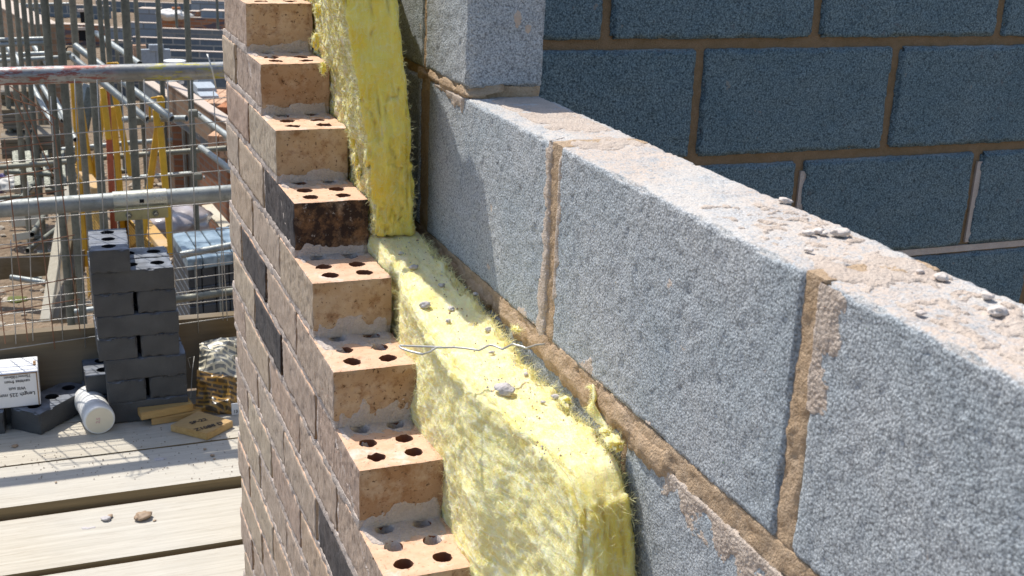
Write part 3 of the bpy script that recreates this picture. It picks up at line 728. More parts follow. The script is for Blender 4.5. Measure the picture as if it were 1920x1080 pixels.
a, b = seg(0, 143, 415, 132, 2.19); tag(MB().pipe(a, b, TR, n=28).build('guard_rail_tube', GUARD, None, smooth=True, autos=50), 'top guard rail tube with worn red and yellow paint', 'scaffold tube', 'guard rail tubes')
a, b = seg(0, 392, 415, 363, 2.19); gr2 = tag(MB().pipe(a, b, TR, n=28).build('guard_rail_tube', GALV, None, smooth=True, autos=50), 'lower grey guard rail tube carrying a zinc sleeve coupler', 'scaffold tube', 'guard rail tubes')
c0 = ony(212, 378, 2.19); c1 = ony(312, 371, 2.19); d = (c1-c0)/np.linalg.norm(c1-c0); up = np.array([0, 0, 1.])
cp = empty('sleeve_coupler', 'shiny zinc sleeve coupler with two bolts joining the lower rail', 'coupler', tuple(c0))
mb = MB(); mb.tube([c0, c1], TR+.004, 28)
mb.build('sleeve', ZINC, cp, smooth=True, autos=40)
ang = np.cross(d, up); mb = MB()
Mx = Matrix(((d[0], 0, 0, c0[0]), (d[1], 1, 0, c0[1]), (d[2], 0, 1, c0[2]), (0, 0, 0, 1))); Lc = np.linalg.norm(c1-c0)
mb.box((0, -.034, -.050), (Lc, -.028, -.012), Mx, bev=.002); mb.build('flange', steel_mat('brass_plate', (.34, .31, .16), (.46, .43, .25), .45), cp)
for t in (.26, .76):
    q = c0+d*Lc*t+np.array([0, -.034, -.034]); mb = MB(); mb.tube([q, q+np.array([0, -.008, 0])], .009, 6); mb.tube([q+np.array([0, -.008, 0]), q+np.array([0, -.02, 0])], .005, 10); mb.build('bolt', GALVB, cp)
q = c0+d*Lc*.52+np.array([0, -.0265, .004]); MB().box((q[0]-.006, q[1]-.003, q[2]-.006), (q[0]+.006, q[1]+.002, q[2]+.004)).build('slot', BLACK, cp)

# ------------------------------------------------------------------ brick guards (mesh panels) hung on the rail
def mesh_panel(name, lab, us, vs, mat, r=.0013, y=2.118, yo=.0):
    """us: list of ((u0,v0),(u1,v1)) pixel ends of each wire, taken on the plane of the guard"""
    mb = MB()
    for k, ((u0, v0), (u1, v1)) in enumerate(us+vs):
        yy = y+(.0026 if k >= len(us) else 0)
        a = ony(u0, v0, yy); b = ony(u1, v1, yy); n = 7
        mb.tube([a+(b-a)*t+np.array([0, .002*math.sin(t*5+k), .0015*math.sin(t*4+k*2)]) for t in np.linspace(0, 1, n)], r, 5)
    return tag(mb.build(name, mat, None, smooth=True), lab, 'mesh guard')
hv = [(216, 183), (261, 227), (304, 268), (357, 320), (416, 378), (458, 430), (483, 474), (540, 492), (566, 515), (590, 540), (612, 562), (655, 597)]
H = [((-60, a+(a-b)*60/415), (470, b-(a-b)*55/415)) for a, b in hv]
Vt = [((x0, v0), (x1, v1)) for x0, v0, x1, v1 in ((95, 180, 118, 640), (140, 150, 160, 650), (182, 150, 205, 655), (228, 150, 250, 650), (270, 150, 285, 640), (314, 150, 330, 630), (357, 150, 372, 625), (400, 170, 426, 600), (412, 320, 418, 600), (52, 340, 62, 640), (20, 450, 30, 645))]
mesh_panel('mesh_guard', 'galvanised wire mesh guard hanging behind the dark bricks', H, Vt, MESHW, .0015, 2.120)
Vr = [((x0, v0), (x1, v1)) for x0, v0, x1, v1 in ((8, 262, 52, 640), (58, 262, 103, 655), (20, 172, 60, 262), (98, 215, 150, 620), (-30, 300, 10, 645), (-70, 300, -35, 645), (38, 180, 100, 330))]
Hr = [((-60, a), (b, c)) for a, b, c in ((238, 92, 222), (285, 100, 265), (342, 110, 316), (390, 125, 355), (478, 140, 440), (560, 145, 520), (600, 150, 560))]
Hr += [((18, 162), (105, 222)), ((12, 180), (68, 200)), ((68, 200), (98, 235))]
mesh_panel('mesh_guard', 'rusty sagging wire mesh panel with a torn top corner at the left', Hr, Vr, RUST, .0016, 2.109)
mb = MB(); q = ony(392, 112, 2.150); mb.tube([q+np.array([-.004, -.035, .004]), q+np.array([-.006, -.01, .016]), q+np.array([0, .012, .012])], .0022, 8)
mb.tube([q+np.array([-.004, -.035, .004]), q+np.array([.004, -.036, -.03]), q+np.array([.012, -.03, -.075])], .0022, 8)
tag(mb.build('wire_hook', WIRE, None, smooth=True), 'wire hook hanging over the top guard rail beside the brick wall', 'hook')

mb = MB()
for (u, v, a_, b_) in ((165, 990, .022, .012), (300, 860, .02, .012), (30, 1010, .018, .010), (330, 1030, .02, .008)):
    z_ = ZD-(.0335 if v > 1000 else .0265 if v > 945 else .0005); q = onz(u, v, z_)
    crust(mb, sheet(2, q[0]-a_, q[0]+a_, q[1]-b_, q[1]+b_, z_+.0006, 1), 26, 20, .0016, lambda U, V: .9-2.6*np.hypot(U-.5, V-.5), int(u), 70, .5)
mb.build('mortar_splashes', CRUMB, None, smooth=True); tag(bpy.data.objects['mortar_splashes'], 'thin pinkish mortar splashes dried on the deck boards', 'mortar splash', kind='stuff')

# ------------------------------------------------------------------ blue engineering bricks on the deck
def eng_brick(seed):
    lo, hi = (0, 0, 0), (.1025, .215, .065)
    hs = [(.05125, .038+.0695*i) for i in range(3)]
    return holed_brick(lo, hi, seed, hs, .0185, .055, .005, edisp(seed))
def edisp(seed):
    def f(p, n):
        ed = 1-np.max(np.abs(n), axis=-1); return .0007*fbm(p+seed, 40, 2, 4) - .02*np.clip(ed, 0, .3)*np.clip(fbm(p+seed*3, 60, 3, 5)-.1, 0, 1)
    return f
EBM = []
for s_ in range(3):
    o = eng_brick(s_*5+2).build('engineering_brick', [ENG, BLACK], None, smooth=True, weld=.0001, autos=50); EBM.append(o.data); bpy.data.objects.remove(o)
def put_brick(x, y, z, rz, lab, group='blue engineering bricks in the stack', rx=0, ry=0):
    o = bpy.data.objects.new('engineering_brick', rnd.choice(EBM)); COL.objects.link(o); o.location = (x, y, z); o.rotation_euler = (rx, ry, rz); o.scale.z = .975
    return tag(o, lab, 'brick', group)
SX, SY = -.197, 1.943
offx = [.010, .012, .010, -.004, -.004, -.006, -.010]
ordn = ['bottom', 'second', 'third', 'fourth', 'fifth', 'sixth', 'seventh']
for c in range(7):
    z = ZD+.0640*c+.0005; jx = offx[c]
    if c % 2 == 0:
        for k, wd in ((0, 'front'), (1, 'back')):
            put_brick(SX+jx+.215, SY+.1105*k+rnd.uniform(-.002, .002), z, R(90)+rnd.uniform(-.01, .01), f'dark engineering brick lying lengthwise, {wd} one of the {ordn[c]} course up the stack')
    else:
        for k, wd in ((0, 'left'), (1, 'right')):
            put_brick(SX+jx-.002+.1125*k, SY+rnd.uniform(-.002, .003), z, rnd.uniform(-.012, .012), f'dark engineering brick end-on, {wd} one of the {ordn[c]} course up the stack')
put_brick(SX-.011, SY-.012, ZD+.0640*7+.0005, R(-2), 'single holed engineering brick on the very top of the stack')
B = np.array([-.366, 1.925]); th = math.atan2(2.047-1.931, -.262+.366)-math.pi/2
gx = 'loose blue engineering bricks on the deck'
dxy = np.array([math.cos(th), math.sin(th)])*.1025
put_brick(B[0]-dxy[0], B[1]-dxy[1], ZD+.0005, th, 'dark holed brick lying askew under the white box, beside the tub', gx)
put_brick(-.56, 1.97, ZD+.0005, R(-4), 'dark brick at the left edge of the view under the white box', gx)
put_brick(-.395, 2.115, ZD+.066, R(90), 'dark brick behind the white box against the toe board', gx)
put_brick(-.395, 2.022, ZD+.0005, R(90), 'dark brick lying flat beneath the one against the toe board', gx)
put_brick(-.245, 2.0, ZD+.0005, R(2), 'half hidden dark brick flat on the deck left of the stack', gx)
put_brick(-.240, 2.0, ZD+.066, R(2), 'half hidden dark brick resting on another left of the stack', gx)

# ------------------------------------------------------------------ white carton, tub, timber offcuts, wrapping
bx = empty('cardboard_box', 'white cardboard box of wall ties with upside-down black print', 'box', (-.36, 2.0, ZD+.07))
q0 = ony(76, 747, 1.985); q1 = ony(72, 697, 1.985); xr = q0[0]; zb, zt = ZD+.0665, q1[2]+.002
MB().box((xr-.30, 1.985, zb), (xr, 2.100, zt), bev=.0015).build('carton', CARD, bx)
mb = MB(); mb.box((xr-.300, 1.9835, zt-.004), (xr-.004, 1.9850, zt-.001)); mb.box((xr-.006, 1.9835, zb), (xr-.003, 1.985, zt)); mb.box((xr-.012, 2.03, zt), (xr-.005, 2.065, zt+.0012)); mb.build('cut_edge', CARDE, bx)
def text(s_, size, M_, mat, parent, name='printing'):
    cu_ = bpy.data.curves.new('t', 'FONT'); cu_.body = s_; cu_.size = size; cu_.align_x = 'CENTER'; cu_.extrude = .0002; cu_.offset = size*.012
    o = bpy.data.objects.new('t', cu_); COL.objects.link(o); bpy.context.view_layer.update()
    me = bpy.data.meshes.new_from_object(o.evaluated_get(bpy.context.evaluated_depsgraph_get())); bpy.data.objects.remove(o)
    me.transform(M_); me.materials.clear(); return link(name, me, mat, parent)
for s_, sz, v in (('Length 225 mm', .0145, 737), ('Will suit', .0125, 726), ('cavities from', .0125, 713), ('75mm/100mm', .0115, 704)):
    q = ony(32, v, 1.9845)
    text(s_, sz, Matrix.Translation((q[0], 1.9843, q[2])) @ Matrix.Rotation(math.pi, 4, 'Y') @ Matrix.Rotation(R(90), 4, 'X'), INK, bx)
tb = empty('plastic_tub', 'white round plastic tub lying on its side with a cream base', 'tub', (-.22, 1.85, ZD))
r_ = .042; e0 = onz(187, 788, ZD+r_); e1 = onz(166, 747, ZD+r_); dd = (e1-e0)/np.linalg.norm(e1-e0)
L_ = np.linalg.norm(e1-e0); prof = [(0, r_*.93), (.003, r_*.985), (.007, r_), (.030, r_), (.032, r_*.97), (.05, r_*.965), (L_-.03, r_*.965), (L_-.028, r_), (L_-.004, r_), (L_, r_*.95)]
MB().tube([e0+dd*t for t, _ in prof], 1, 40, rr=[q for _, q in prof]).build('tub_wall', WHITEP, tb, smooth=True, autos=35)
MB().tube([e0-dd*.0012, e0+dd*.001], r_*.86, 32).build('base', CREAMP, tb)
A_ = np.cross(dd, (0, 0, 1)); A_ /= np.linalg.norm(A_); U_ = np.cross(A_, dd)
Mt = Matrix(((-A_[0]*-1, U_[0], -dd[0], 0), (-A_[1]*-1, U_[1], -dd[1], 0), (A_[2], U_[2], -dd[2], 0), (0, 0, 0, 1))); Mt.translation = Vector(e0-dd*.0016)
text('2.5', .014, Mt @ Matrix.Rotation(R(80), 4, 'Z'), PINKI, tb, 'stamp')
def slab(name, lab, pts, z, h, mat, tilt=0, cat='timber offcut', group='timber offcuts on the deck', dz=None, sub=12):
    P = [np.array([p[0], p[1]]) for p in pts]; mb = MB(); dz = dz or [0, 0, 0, 0]
    V = [(*p, z+dz[i]) for i, p in enumerate(P)] + [(*p, z+h+dz[i]) for i, p in enumerate(P)]
    mb.add(V, [(3, 2, 1, 0), (4, 5, 6, 7), (0, 1, 5, 4), (1, 2, 6, 5), (2, 3, 7, 6), (3, 0, 4, 7)])
    me = mb.build(name, mat, None); bm = bmesh.new(); bm.from_mesh(me.data); bmesh.ops.bevel(bm, geom=bm.edges[:], offset=.0018, segments=2, affect='EDGES')
    bmesh.ops.subdivide_edges(bm, edges=[e for e in bm.edges if e.calc_length() > .03], cuts=6, use_grid_fill=True)
    for v in bm.verts: v.co += Vector((0, 0, .0008*float(noise(np.array([v.co[:]]), 40, 5)[0])))
    bm.to_mesh(me.data); bm.free(); return tag(me, lab, cat, group)
zz = ZD+.0005
g = lambda u, v, z=ZD: onz(u, v, z)[:2]
c3 = slab('timber_offcut', 'square pine offcut with black stamped marks lying on the deck', [g(319, 797, ZD+.02), g(388, 814, ZD+.02), g(437, 789, ZD+.02), g(372, 770, ZD+.02)], zz, .020, OFFC)
c2 = slab('timber_offcut', 'middle pine offcut under the uppermost batten', [g(283, 786, ZD+.02), g(374, 772, ZD+.02), g(388, 754, ZD+.02), g(300, 766, ZD+.02)], zz, .020, OFFC)
z2 = ZD+.0215
c1 = slab('timber_offcut', 'uppermost pine batten resting on another by the stack', [g(264, 775, z2+.022), g(362, 757, z2+.022), g(351, 741, z2+.022), g(257, 763, z2+.022)], z2, .022, OFFC)
mk = empty('m', 'x', 'x'); bpy.data.objects.remove(mk)
qa = onz(375, 790, ZD+.0208); di = onz(425, 770, ZD+.0208)-onz(330, 795, ZD+.0208); an = math.atan2(di[1], di[0])
for s_, (u, v), sz in (('SP-22', (374, 791), .022), ('Z1088 D', (394, 801), .023)):
    q = onz(u, v, ZD+.0222); text(s_, sz, Matrix.Translation(tuple(q)) @ Matrix.Rotation(an, 4, 'Z'), INK, None, 'stamped_mark').parent = c3
# crumpled brick-patterned wrapping
wp = Mat('printed_wrapping', .35, .5); s__ = wp.tc.outputs['UV']
def _wrap(m, base, ink):
    b = m.N('TexBrick', Vector=m.mp((1, 1, 1), co=m.tc.outputs['UV']), Scale=1., Color1=(*ink, 1), Color2=(*tuple(x*1.3 for x in ink), 1), Mortar=(*base, 1), Mortar_Size=.0032, Mortar_Smooth=.1, Brick_Width=.040, Row_Height=.0145)
    m.col(m.mix(m.mr(m.noi(30), .4, .7, 0, .25), b.outputs[0], base)); return m.m
WRAP1 = _wrap(wp, (.72, .66, .50), (.17, .18, .18)); WRAP2 = _wrap(Mat('amber_wrapping', .3, .5), (.34, .19, .045), (.06, .045, .03))
def crumple(name, lab, corners, hgt, mat, seed, n=44, amp=.012):
    U, V = np.meshgrid(np.linspace(0, 1, n), np.linspace(0, 1, n), indexing='ij'); c = [np.asarray(p, float) for p in corners]
    P = (c[0][None, None]*((1-U)*(1-V))[..., None]+c[1][None, None]*(U*(1-V))[..., None]+c[2][None, None]*(U*V)[..., None]+c[3][None, None]*((1-U)*V)[..., None])
    nrm = np.cross(c[1]-c[0], c[3]-c[0]); nrm /= np.linalg.norm(nrm)
    if nrm[1] > 0: nrm = -nrm
    f = 1-np.abs(noise(P, 16, seed)); f2 = 1-np.abs(noise(P, 38, seed+4))
    P = P+nrm*((amp*f+amp*.45*f2+hgt*np.sin(U*math.pi)*np.sin(V*math.pi))[..., None])
    P[..., 2] = np.maximum(P[..., 2], ZD+.001)
    mb = MB().grid(P); o = mb.build(name, mat, None); me = o.data
    uv = me.uv_layers.new(name='UVMap'); Lx = np.linalg.norm(c[1]-c[0]); Ly = np.linalg.norm(c[3]-c[0])
    flatuv = np.stack([U*Lx+.012*noise(P, 12, 2), V*Ly+.010*noise(P, 14, 5)], -1).reshape(-1, 2)
    li = np.empty(len(me.loops), np.int32); me.loops.foreach_get('vertex_index', li); uv.data.foreach_set('uv', flatuv[li].ravel())
    md = o.modifiers.new('s', 'SOLIDIFY'); md.thickness = .0006
    return tag(o, lab, 'packaging', 'crumpled printed wrapping')
A1, A2, A3, A4 = ony(372, 712, 2.03), ony(447, 730, 2.00), ony(440, 640, 2.115), ony(372, 652, 2.115)
crumple('plastic_wrapping', 'crumpled cream wrapping printed with brick pattern leaning by the brick wall', [A1, A2, A3, A4], .02, WRAP1, 3, 60, .030)
crumple('plastic_wrapping', 'crumpled amber wrapping with dark print below the cream one', [ony(368, 772, 1.99), ony(450, 790, 1.95), ony(447, 715, 2.03), ony(372, 700, 2.05)], .02, WRAP2, 9, 60, .045)
mb = MB(); q = onz(442, 765, ZD+.02); mb.box((q[0]-.012, q[1]-.002, ZD), (q[0]+.03, q[1]+.001, ZD+.035)); lb = tag(mb.build('paper_label', CARD, None), 'small white paper label with digits at the foot of the brick wall', 'label')
text('13', .013, Matrix.Translation((q[0]-.001, q[1]-.0025, ZD+.006)) @ Matrix.Rotation(R(90), 4, 'X'), INK, None, 'digits').parent = lb
mb = MB(); a = ony(358, 745, 2.0); b = ony(352, 672, 2.08); c = ony(364, 668, 2.07); mb.tube([onz(330, 752, ZD+.02), a, ony(360, 700, 2.05), c, b, ony(357, 690, 2.06)], .0011, 6)
tag(mb.build('wire_offcut', WIRE, None, smooth=True), 'thin bent wire offcut standing beside the crumpled wrapping', 'wire')
for i, (u, v, s_, lab) in enumerate([(270, 972, .034, 'larger brown clod of earth on the lower scaffold board'), (200, 975, .020, 'flat grey chip left of the brown clod'), (207, 970, .014, 'small brown chip beside the flat grey chip'), (290, 977, .007, 'pea-sized pebble right of the brown clod'),
    (398, 855, .010, 'dark pebble on the board in the shade near the wall'), (402, 861, .006, 'tiny pebble below the dark pebble near the wall'), (28, 838, .016, 'dark clod near the left edge of the deck'), (384, 843, .008, 'small crumb on the deck close to the stamped offcut'), (105, 905, .006, 'tiny crumb on the sunlit board below the mesh shadow')]):
    lump(onz(u, v, ZD-(.027 if v > 950 else 0)), s_, i+60, [flat('clod%d' % i, (.36, .25, .16)), CRUMB][i in (1,)], 'earth_clod', lab, 'clod', 'clods on the deck', .45)
mb = MB()
for i in range(260):
    u = rs.uniform(0, 440); v = rs.uniform(800, 900); y = onz(u, v, ZD); s_ = rs.uniform(.0008, .0026)
    if 1.50 < y[1] < 1.535: continue
    T = np.array([[1, 0, 0], [-.6, .9, 0], [-.5, -.9, 0], [0, 0, .8]])*s_; mb.add(T+y+np.array([0, 0, .0002]), [(0, 1, 3), (1, 2, 3), (2, 0, 3)])
tag(mb.build('deck_grit', flat('grit', (.22, .15, .10)), None), 'fine brown grit scattered over the deck boards', 'grit', kind='stuff')

# ------------------------------------------------------------------ neighbouring scaffold and building site below
GZ = -3.0
def standard(u, v, wpx, lab, mat=None, top=1.6, fit=True):
    d = 108.6/wpx; p = dep(u, v, d); r = TR
    mb = MB(); mb.pipe((p[0], p[1], GZ+.02), (p[0], p[1], max(top, p[2]+.5)), r, n=12)
    root = empty('scaffold_standard', lab, 'scaffold tube', (p[0], p[1], GZ), 'upright scaffold tubes of the next house')
    mb.build('tube', mat or (GALVD if rnd.random() < .6 else GALVB), root, smooth=True, autos=50)
    MB().box((p[0]-.075, p[1]-.075, GZ-.01), (p[0]+.075, p[1]+.075, GZ+.02)).build('base_plate', GALVB, root)
    return p
SL = [(3, 9, 'thin upright tube at the very left edge of the view'), (20, 10.5, 'second upright tube from the left edge'), (35, 9.3, 'third upright tube from the left edge'), (48.5, 9.8, 'fourth upright tube from the left edge'), (61, 7.5, 'thin far upright between the fourth and fifth near tubes'),
      (72, 8, 'thin upright left of the first thick upright'), (88, 15, 'first thick upright tube from the left'), (113, 15, 'second thick upright tube from the left'), (140, 12.5, 'upright between the second and third thick tubes'), (169, 16, 'third thick upright, brownish, behind the tube ends'),
      (190, 9.4, 'dark slim upright right of the brownish one'), (202, 10.2, 'pale slim upright left of the greenish thick one'), (217, 7.4, 'far slim upright just left of the greenish thick one'), (238, 15.5, 'thick greenish upright tube in the middle of the site'), (258, 8.4, 'slim upright right of the greenish thick one'),
      (299, 9.3, 'upright tube in front of the dark block wall'), (332, 5, 'far pale upright in front of the white sacks'), (352, 11, 'upright tube holding the right-hand tube coupler'), (409, 5, 'thin dark upright hugging the brick wall edge')]
for u, wp_, lab in SL: standard(u, 60, wp_, lab, GALVD if u in (190, 409) else None)
def tube_px(u0, v0, u1, v1, d0, d1, lab, mat=None, r=TR, name='scaffold_ledger', group='horizontal scaffold tubes of the site', cat='scaffold tube', ext=0):
    a = dep(u0, v0, d0); b = dep(u1, v1, d1); e = (b-a)*ext
    return tag(MB().pipe(a-e, b+e, r, n=14).build(name, mat or GALV, None, smooth=True, autos=50), lab, cat, group)
tube_px(0, 314, 130, 303, 10.6, 10.5, 'ledger tube at the left crossing behind the rusty mesh', GALVB, ext=.2)
tube_px(135, 300, 425, 278, 10.6, 10.4, 'long ledger tube crossing behind the yellow trestles', GALVB)
tube_px(95, 283, 245, 268, 14, 14, 'blue-lit ledger tube higher behind the first trestle', GALV, .03)
tube_px(257, 267, 375, 260, 14, 13.8, 'blue-lit ledger tube right of the greenish upright', GALV, .03)
tube_px(232, 224, 350, 222, 9.2, 9.0, 'short transom tube under the two open tube ends', GALV)
tube_px(225, 335, 365, 325, 12, 12, 'ledger tube just above the lower guard rail', GALV)
tube_px(340, 478, 520, 444, 8.0, 8.0, 'ledger tube crossing the wrapped pallet of dark bricks', GALV)
tube_px(300, 566, 520, 534, 7.9, 7.9, 'lower ledger tube with yellow paint before the pallet', GALVB)
tube_px(275, 224, 128, 101, 7.9, 8.1, 'left of the two long open-ended tubes pointing this way', GALV)
tube_px(322, 223, 141, 86, 7.9, 8.2, 'right of the two long open-ended tubes pointing this way', GALV)
tube_px(369, 213, 470, 287, 9.4, 8.4, 'sloping tube coming forward from the right-hand upright', GALV)
tube_px(376, 276, 450, 332, 9.6, 8.8, 'lower sloping tube near the brick wall', GALV)
tube_px(0, 75, 90, 73, 12, 12, 'high ledger at the far left', GALV)
tube_px(0, 84, 90, 80, 12, 12, 'second high ledger at the far left', GALV)
tube_px(-20, 115, 130, 107, 12.5, 12.3, 'ledger tube just above the guard rail at the left', GALV)
tube_px(0, 10, 140, 7, 20, 20, 'far pale rail near the top left', GALV)
tube_px(0, 13, 90, 13, 20, 20, 'second far pale rail near the top left', GALV)
tube_px(52, 470, 112, 425, 10.5, 11, 'loose tube leaning on the rubble at the left', GALVD)
tube_px(60, 440, 84, 402, 10.5, 11.5, 'loose tube farther back on the rubble', GALVD)
tube_px(40, 372, 75, 330, 11, 12, 'diagonal brace tube at the left', GALVD)
tube_px(128, 587, 200, 577, 9, 9, 'grey tube lying on the ground left of the brick stack', GALV)
tube_px(20, 520, 85, 530, 10, 10, 'short tube end lying in the rubble', GALV)
tube_px(0, 372, 60, 366, 12.5, 12.5, 'low tube on the ground behind the rusty mesh', GALVD)
tube_px(10, 322, 110, 328, 11.5, 11.5, 'dark tube behind the rubble at the left', GALVD)
# couplers on that scaffold
def coupler(u, v, d, lab, s_=1.):
    p = dep(u, v, d); root = empty('scaffold_coupler', lab, 'coupler', tuple(p), 'couplers on the next scaffold')
    mb = MB(); mb.box((-.035*s_, -.04*s_, -.028*s_), (.035*s_, .02*s_, .028*s_), Matrix.Translation(tuple(p)), bev=.008*s_); mb.build('body', GALVB, root)
    mb = MB(); q = p+np.array([.045*s_, -.03*s_, 0]); mb.tube([q, q+np.array([0, -.05*s_, 0])], .009*s_, 6); mb.build('bolt', GALV, root)
coupler(262, 226, 8.55, 'coupler clamping the left open tube to its transom'); coupler(308, 212, 8.55, 'coupler clamping the right open tube to its transom')
coupler(362, 212, 9.2, 'coupler on the right-hand upright'); coupler(124, 104, 8.1, 'coupler on the far end of the double tubes'); coupler(135, 297, 10.2, 'coupler where the left ledger meets the first trestle'); coupler(370, 330, 9.6, 'coupler near the brick wall edge above the lower rail')
for (u0, v0, u1, v1, lab, mt) in ((124, 88, 144, 88, 'black steel clamp loop at the far end of the double tubes', BLACK), (281, 184, 307, 181, 'yellow steel loop over the right open tube', YEL), (199, 119, 223, 118, 'small yellow loop just above the guard rail', YEL)):
    d_ = 8.7 if u0 > 150 else 11; h_ = 36 if u0 < 260 else 40
    mb = MB(); P = [dep(u0, v0+h_, d_), dep(u0, v0+4, d_), dep(u0+3, v0, d_), dep(u1-3, v1, d_), dep(u1, v1+4, d_), dep(u1, v1+h_*.6, d_)]; mb.tube(P, .008, 8)
    tag(mb.build('steel_loop', mt, None, smooth=True), lab, 'loop', 'steel loops on the scaffold')
# yellow trestles
def bars(name, lab, L, cat='trestle', group='yellow steel trestles', wdt=.045):
    root = empty(name, lab, cat, tuple(dep(*L[0][2:4], L[0][4])), group)
    for (u0, v0, u1, v1, d, mt) in L:
        a = dep(u0, v0, d); b = dep(u1, v1, d); t = (b-a)/np.linalg.norm(b-a); X = cr-t*np.dot(cr, t); X /= np.linalg.norm(X); Y = np.cross(t, X)
        M_ = Matrix(((X[0], Y[0], t[0], a[0]), (X[1], Y[1], t[1], a[1]), (X[2], Y[2], t[2], a[2]), (0, 0, 0, 1)))
        MB().box((-wdt/2, -.02, 0), (wdt/2, .02, np.linalg.norm(b-a)), M_, bev=.006).build('leg', mt, root)
bars('steel_trestle', 'yellow steel trestle at the left with crossing legs', [(137, 150, 163, 500, 10.4, YEL), (144, 150, 173, 345, 10.3, YEL), (184, 270, 172, 345, 10.35, YEL), (196, 170, 186, 262, 10.5, YEL)])
bars('steel_trestle', 'middle trestle with one red-lead leg', [(200, 170, 214, 440, 10.0, RED), (193, 165, 204, 262, 9.9, YEL), (212, 200, 232, 440, 10.3, YEL), (214, 170, 246, 330, 10.2, YEL)])
bars('steel_trestle', 'yellow A-shaped trestle at the right under the open tubes', [(292, 205, 296, 240, 9.0, YEL), (296, 235, 268, 445, 9.1, YEL), (300, 235, 322, 478, 9.0, YEL), (300, 180, 302, 240, 9.2, YEL)])
# orange debris netting between trestle legs
NET = Mat('orange_netting', .6, .3); _c = NET.co
def _net():
    m = NET; s_ = m.sep(m.co); b = m.N('TexBrick', Vector=m.N('CombineXYZ', X=m.ma('ADD', s_[0], s_[1]), Y=s_[2]).outputs[0], Scale=1., Color1=(.10, .07, .03, 1), Color2=(.16, .11, .05, 1), Mortar=(.55, .32, .05, 1), Mortar_Size=.007, Mortar_Smooth=.3, Brick_Width=.04, Row_Height=.03).outputs[0]; m.col(b)
_net(); NET = NET.m
def panel_px(name, lab, cat, pts, mat, th=.01, group=None):
    P = [dep(*p) for p in pts]; n = np.cross(P[1]-P[0], P[3]-P[0]); n /= np.linalg.norm(n)
    V = [p for p in P]+[p+n*th for p in P]; return tag(MB().add(V, [(0, 1, 2, 3), (7, 6, 5, 4), (0, 4, 5, 1), (1, 5, 6, 2), (2, 6, 7, 3), (3, 7, 4, 0)]).build(name, mat, None), lab, cat, group)
panel_px('safety_netting', 'orange mesh panel behind the first trestle', 'netting', [(152, 330, 10.6), (188, 395, 9.8), (200, 470, 9.8), (165, 560, 10.6)], NET, .01)
panel_px('safety_netting', 'orange mesh panel behind the right trestle', 'netting', [(228, 395, 10.4), (268, 440, 9.6), (305, 480, 9.4), (235, 470, 10.4)], NET, .01)
def plank_px(lab, u0, v0, u1, v1, d0, d1, w_, h_, mat=None, name='timber_plank', group='timber lying or leaning on the site'):
    a = dep(u0, v0, d0); b = dep(u1, v1, d1); t = (b-a)/np.linalg.norm(b-a); X = cr-t*np.dot(cr, t); X /= np.linalg.norm(X); Y = np.cross(t, X)
    M_ = Matrix(((X[0], Y[0], t[0], a[0]), (X[1], Y[1], t[1], a[1]), (X[2], Y[2], t[2], a[2]), (0, 0, 0, 1)))
    return tag(MB().box((-w_/2, -h_/2, 0), (w_/2, h_/2, np.linalg.norm(b-a)), M_, bev=.004).build(name, mat or OFFC2, None), lab, 'plank', group)
plank_px('yellowish handrail timber sloping behind the first trestle', 143, 306, 182, 358, 10.8, 9.8, .09, .05, OFFC)
plank_px('yellowish timber rail sloping towards the right trestle', 268, 415, 312, 468, 10.2, 9.2, .10, .05, OFFC)
plank_px('pale post leaning left of the brick stack', 126, 352, 86, 602, 9.6, 8.9, .075, .05)
plank_px('second leaning post, brown, beside the pale one', 136, 420, 103, 602, 9.8, 9.0, .06, .06, OLDW)
plank_px('third leaning post nearest the brick stack', 146, 430, 118, 602, 9.9, 9.1, .05, .06, OLDW)
plank_px('upright stake beside the third leaning post', 131, 400, 140, 610, 9.9, 9.2, .05, .05, OLDW)
plank_px('grey leaning steel channel behind the first trestle', 165, 158, 150, 215, 11, 11, .08, .04, GALV)
plank_px('dark leaning channel beside the grey one', 172, 165, 157, 245, 11, 11, .08, .05, GALVD)
a = dep(0, 478, 10.2); b = dep(152, 466, 10.2); t_ = (b-a); 
panel_px('site_toe_board', 'wide brown board on edge crossing the rubble at the left', 'toe board', [(-60, 487, 10.2), (157, 470, 10.2), (157, 511, 10.25), (-60, 530, 10.25)], OLDW, .038)
for i, (lab, u0, v0, u1, v1, d, w_) in enumerate([('pale plank high on the rubble at the left', 24, 281, 100, 275, 15, .16), ('pale plank on top of another at the left', 30, 273, 96, 270, 15.5, .14), ('plank lying above the rail at the far left', 0, 100, 25, 96, 14, .3), ('plank beside the leftmost planks', 0, 124, 40, 121, 13.5, .2),
    ('pale board lying on the rubble', 22, 415, 75, 410, 11.2, .12), ('thin pale board on the rubble farther forward', 25, 446, 62, 440, 10.8, .07), ('dark long board under the left ledger', 8, 318, 105, 326, 12, .10), ('board in the rubble behind the mesh', 47, 408, 90, 405, 11.5, .08)]):
    plank_px(lab, u0, v0, u1, v1, d, d, w_, .03, OFFC2 if i != 6 else OLDW)
# rows of short timber legs (upturned benches) behind the mesh
for i, u in enumerate((32, 46, 56, 72, 88, 108, 118)):
    plank_px(f'short grey leg number {i+1} from the left under the far left ledger'.replace('number ', 'no. ') if False else ['leftmost short grey leg under the far left ledger', 'second short leg under the far left ledger', 'third short leg under the far left ledger', 'fourth short leg, in the middle of the row', 'fifth short leg under the far left ledger', 'sixth short leg, next to last of the row', 'last short leg of the row, near the first trestle'][i],
             u-3, 285, u+2, 400 if i % 2 else 350, 12, 11.6, .06, .04, GALVD, 'timber_post', 'short legs under the left ledger')
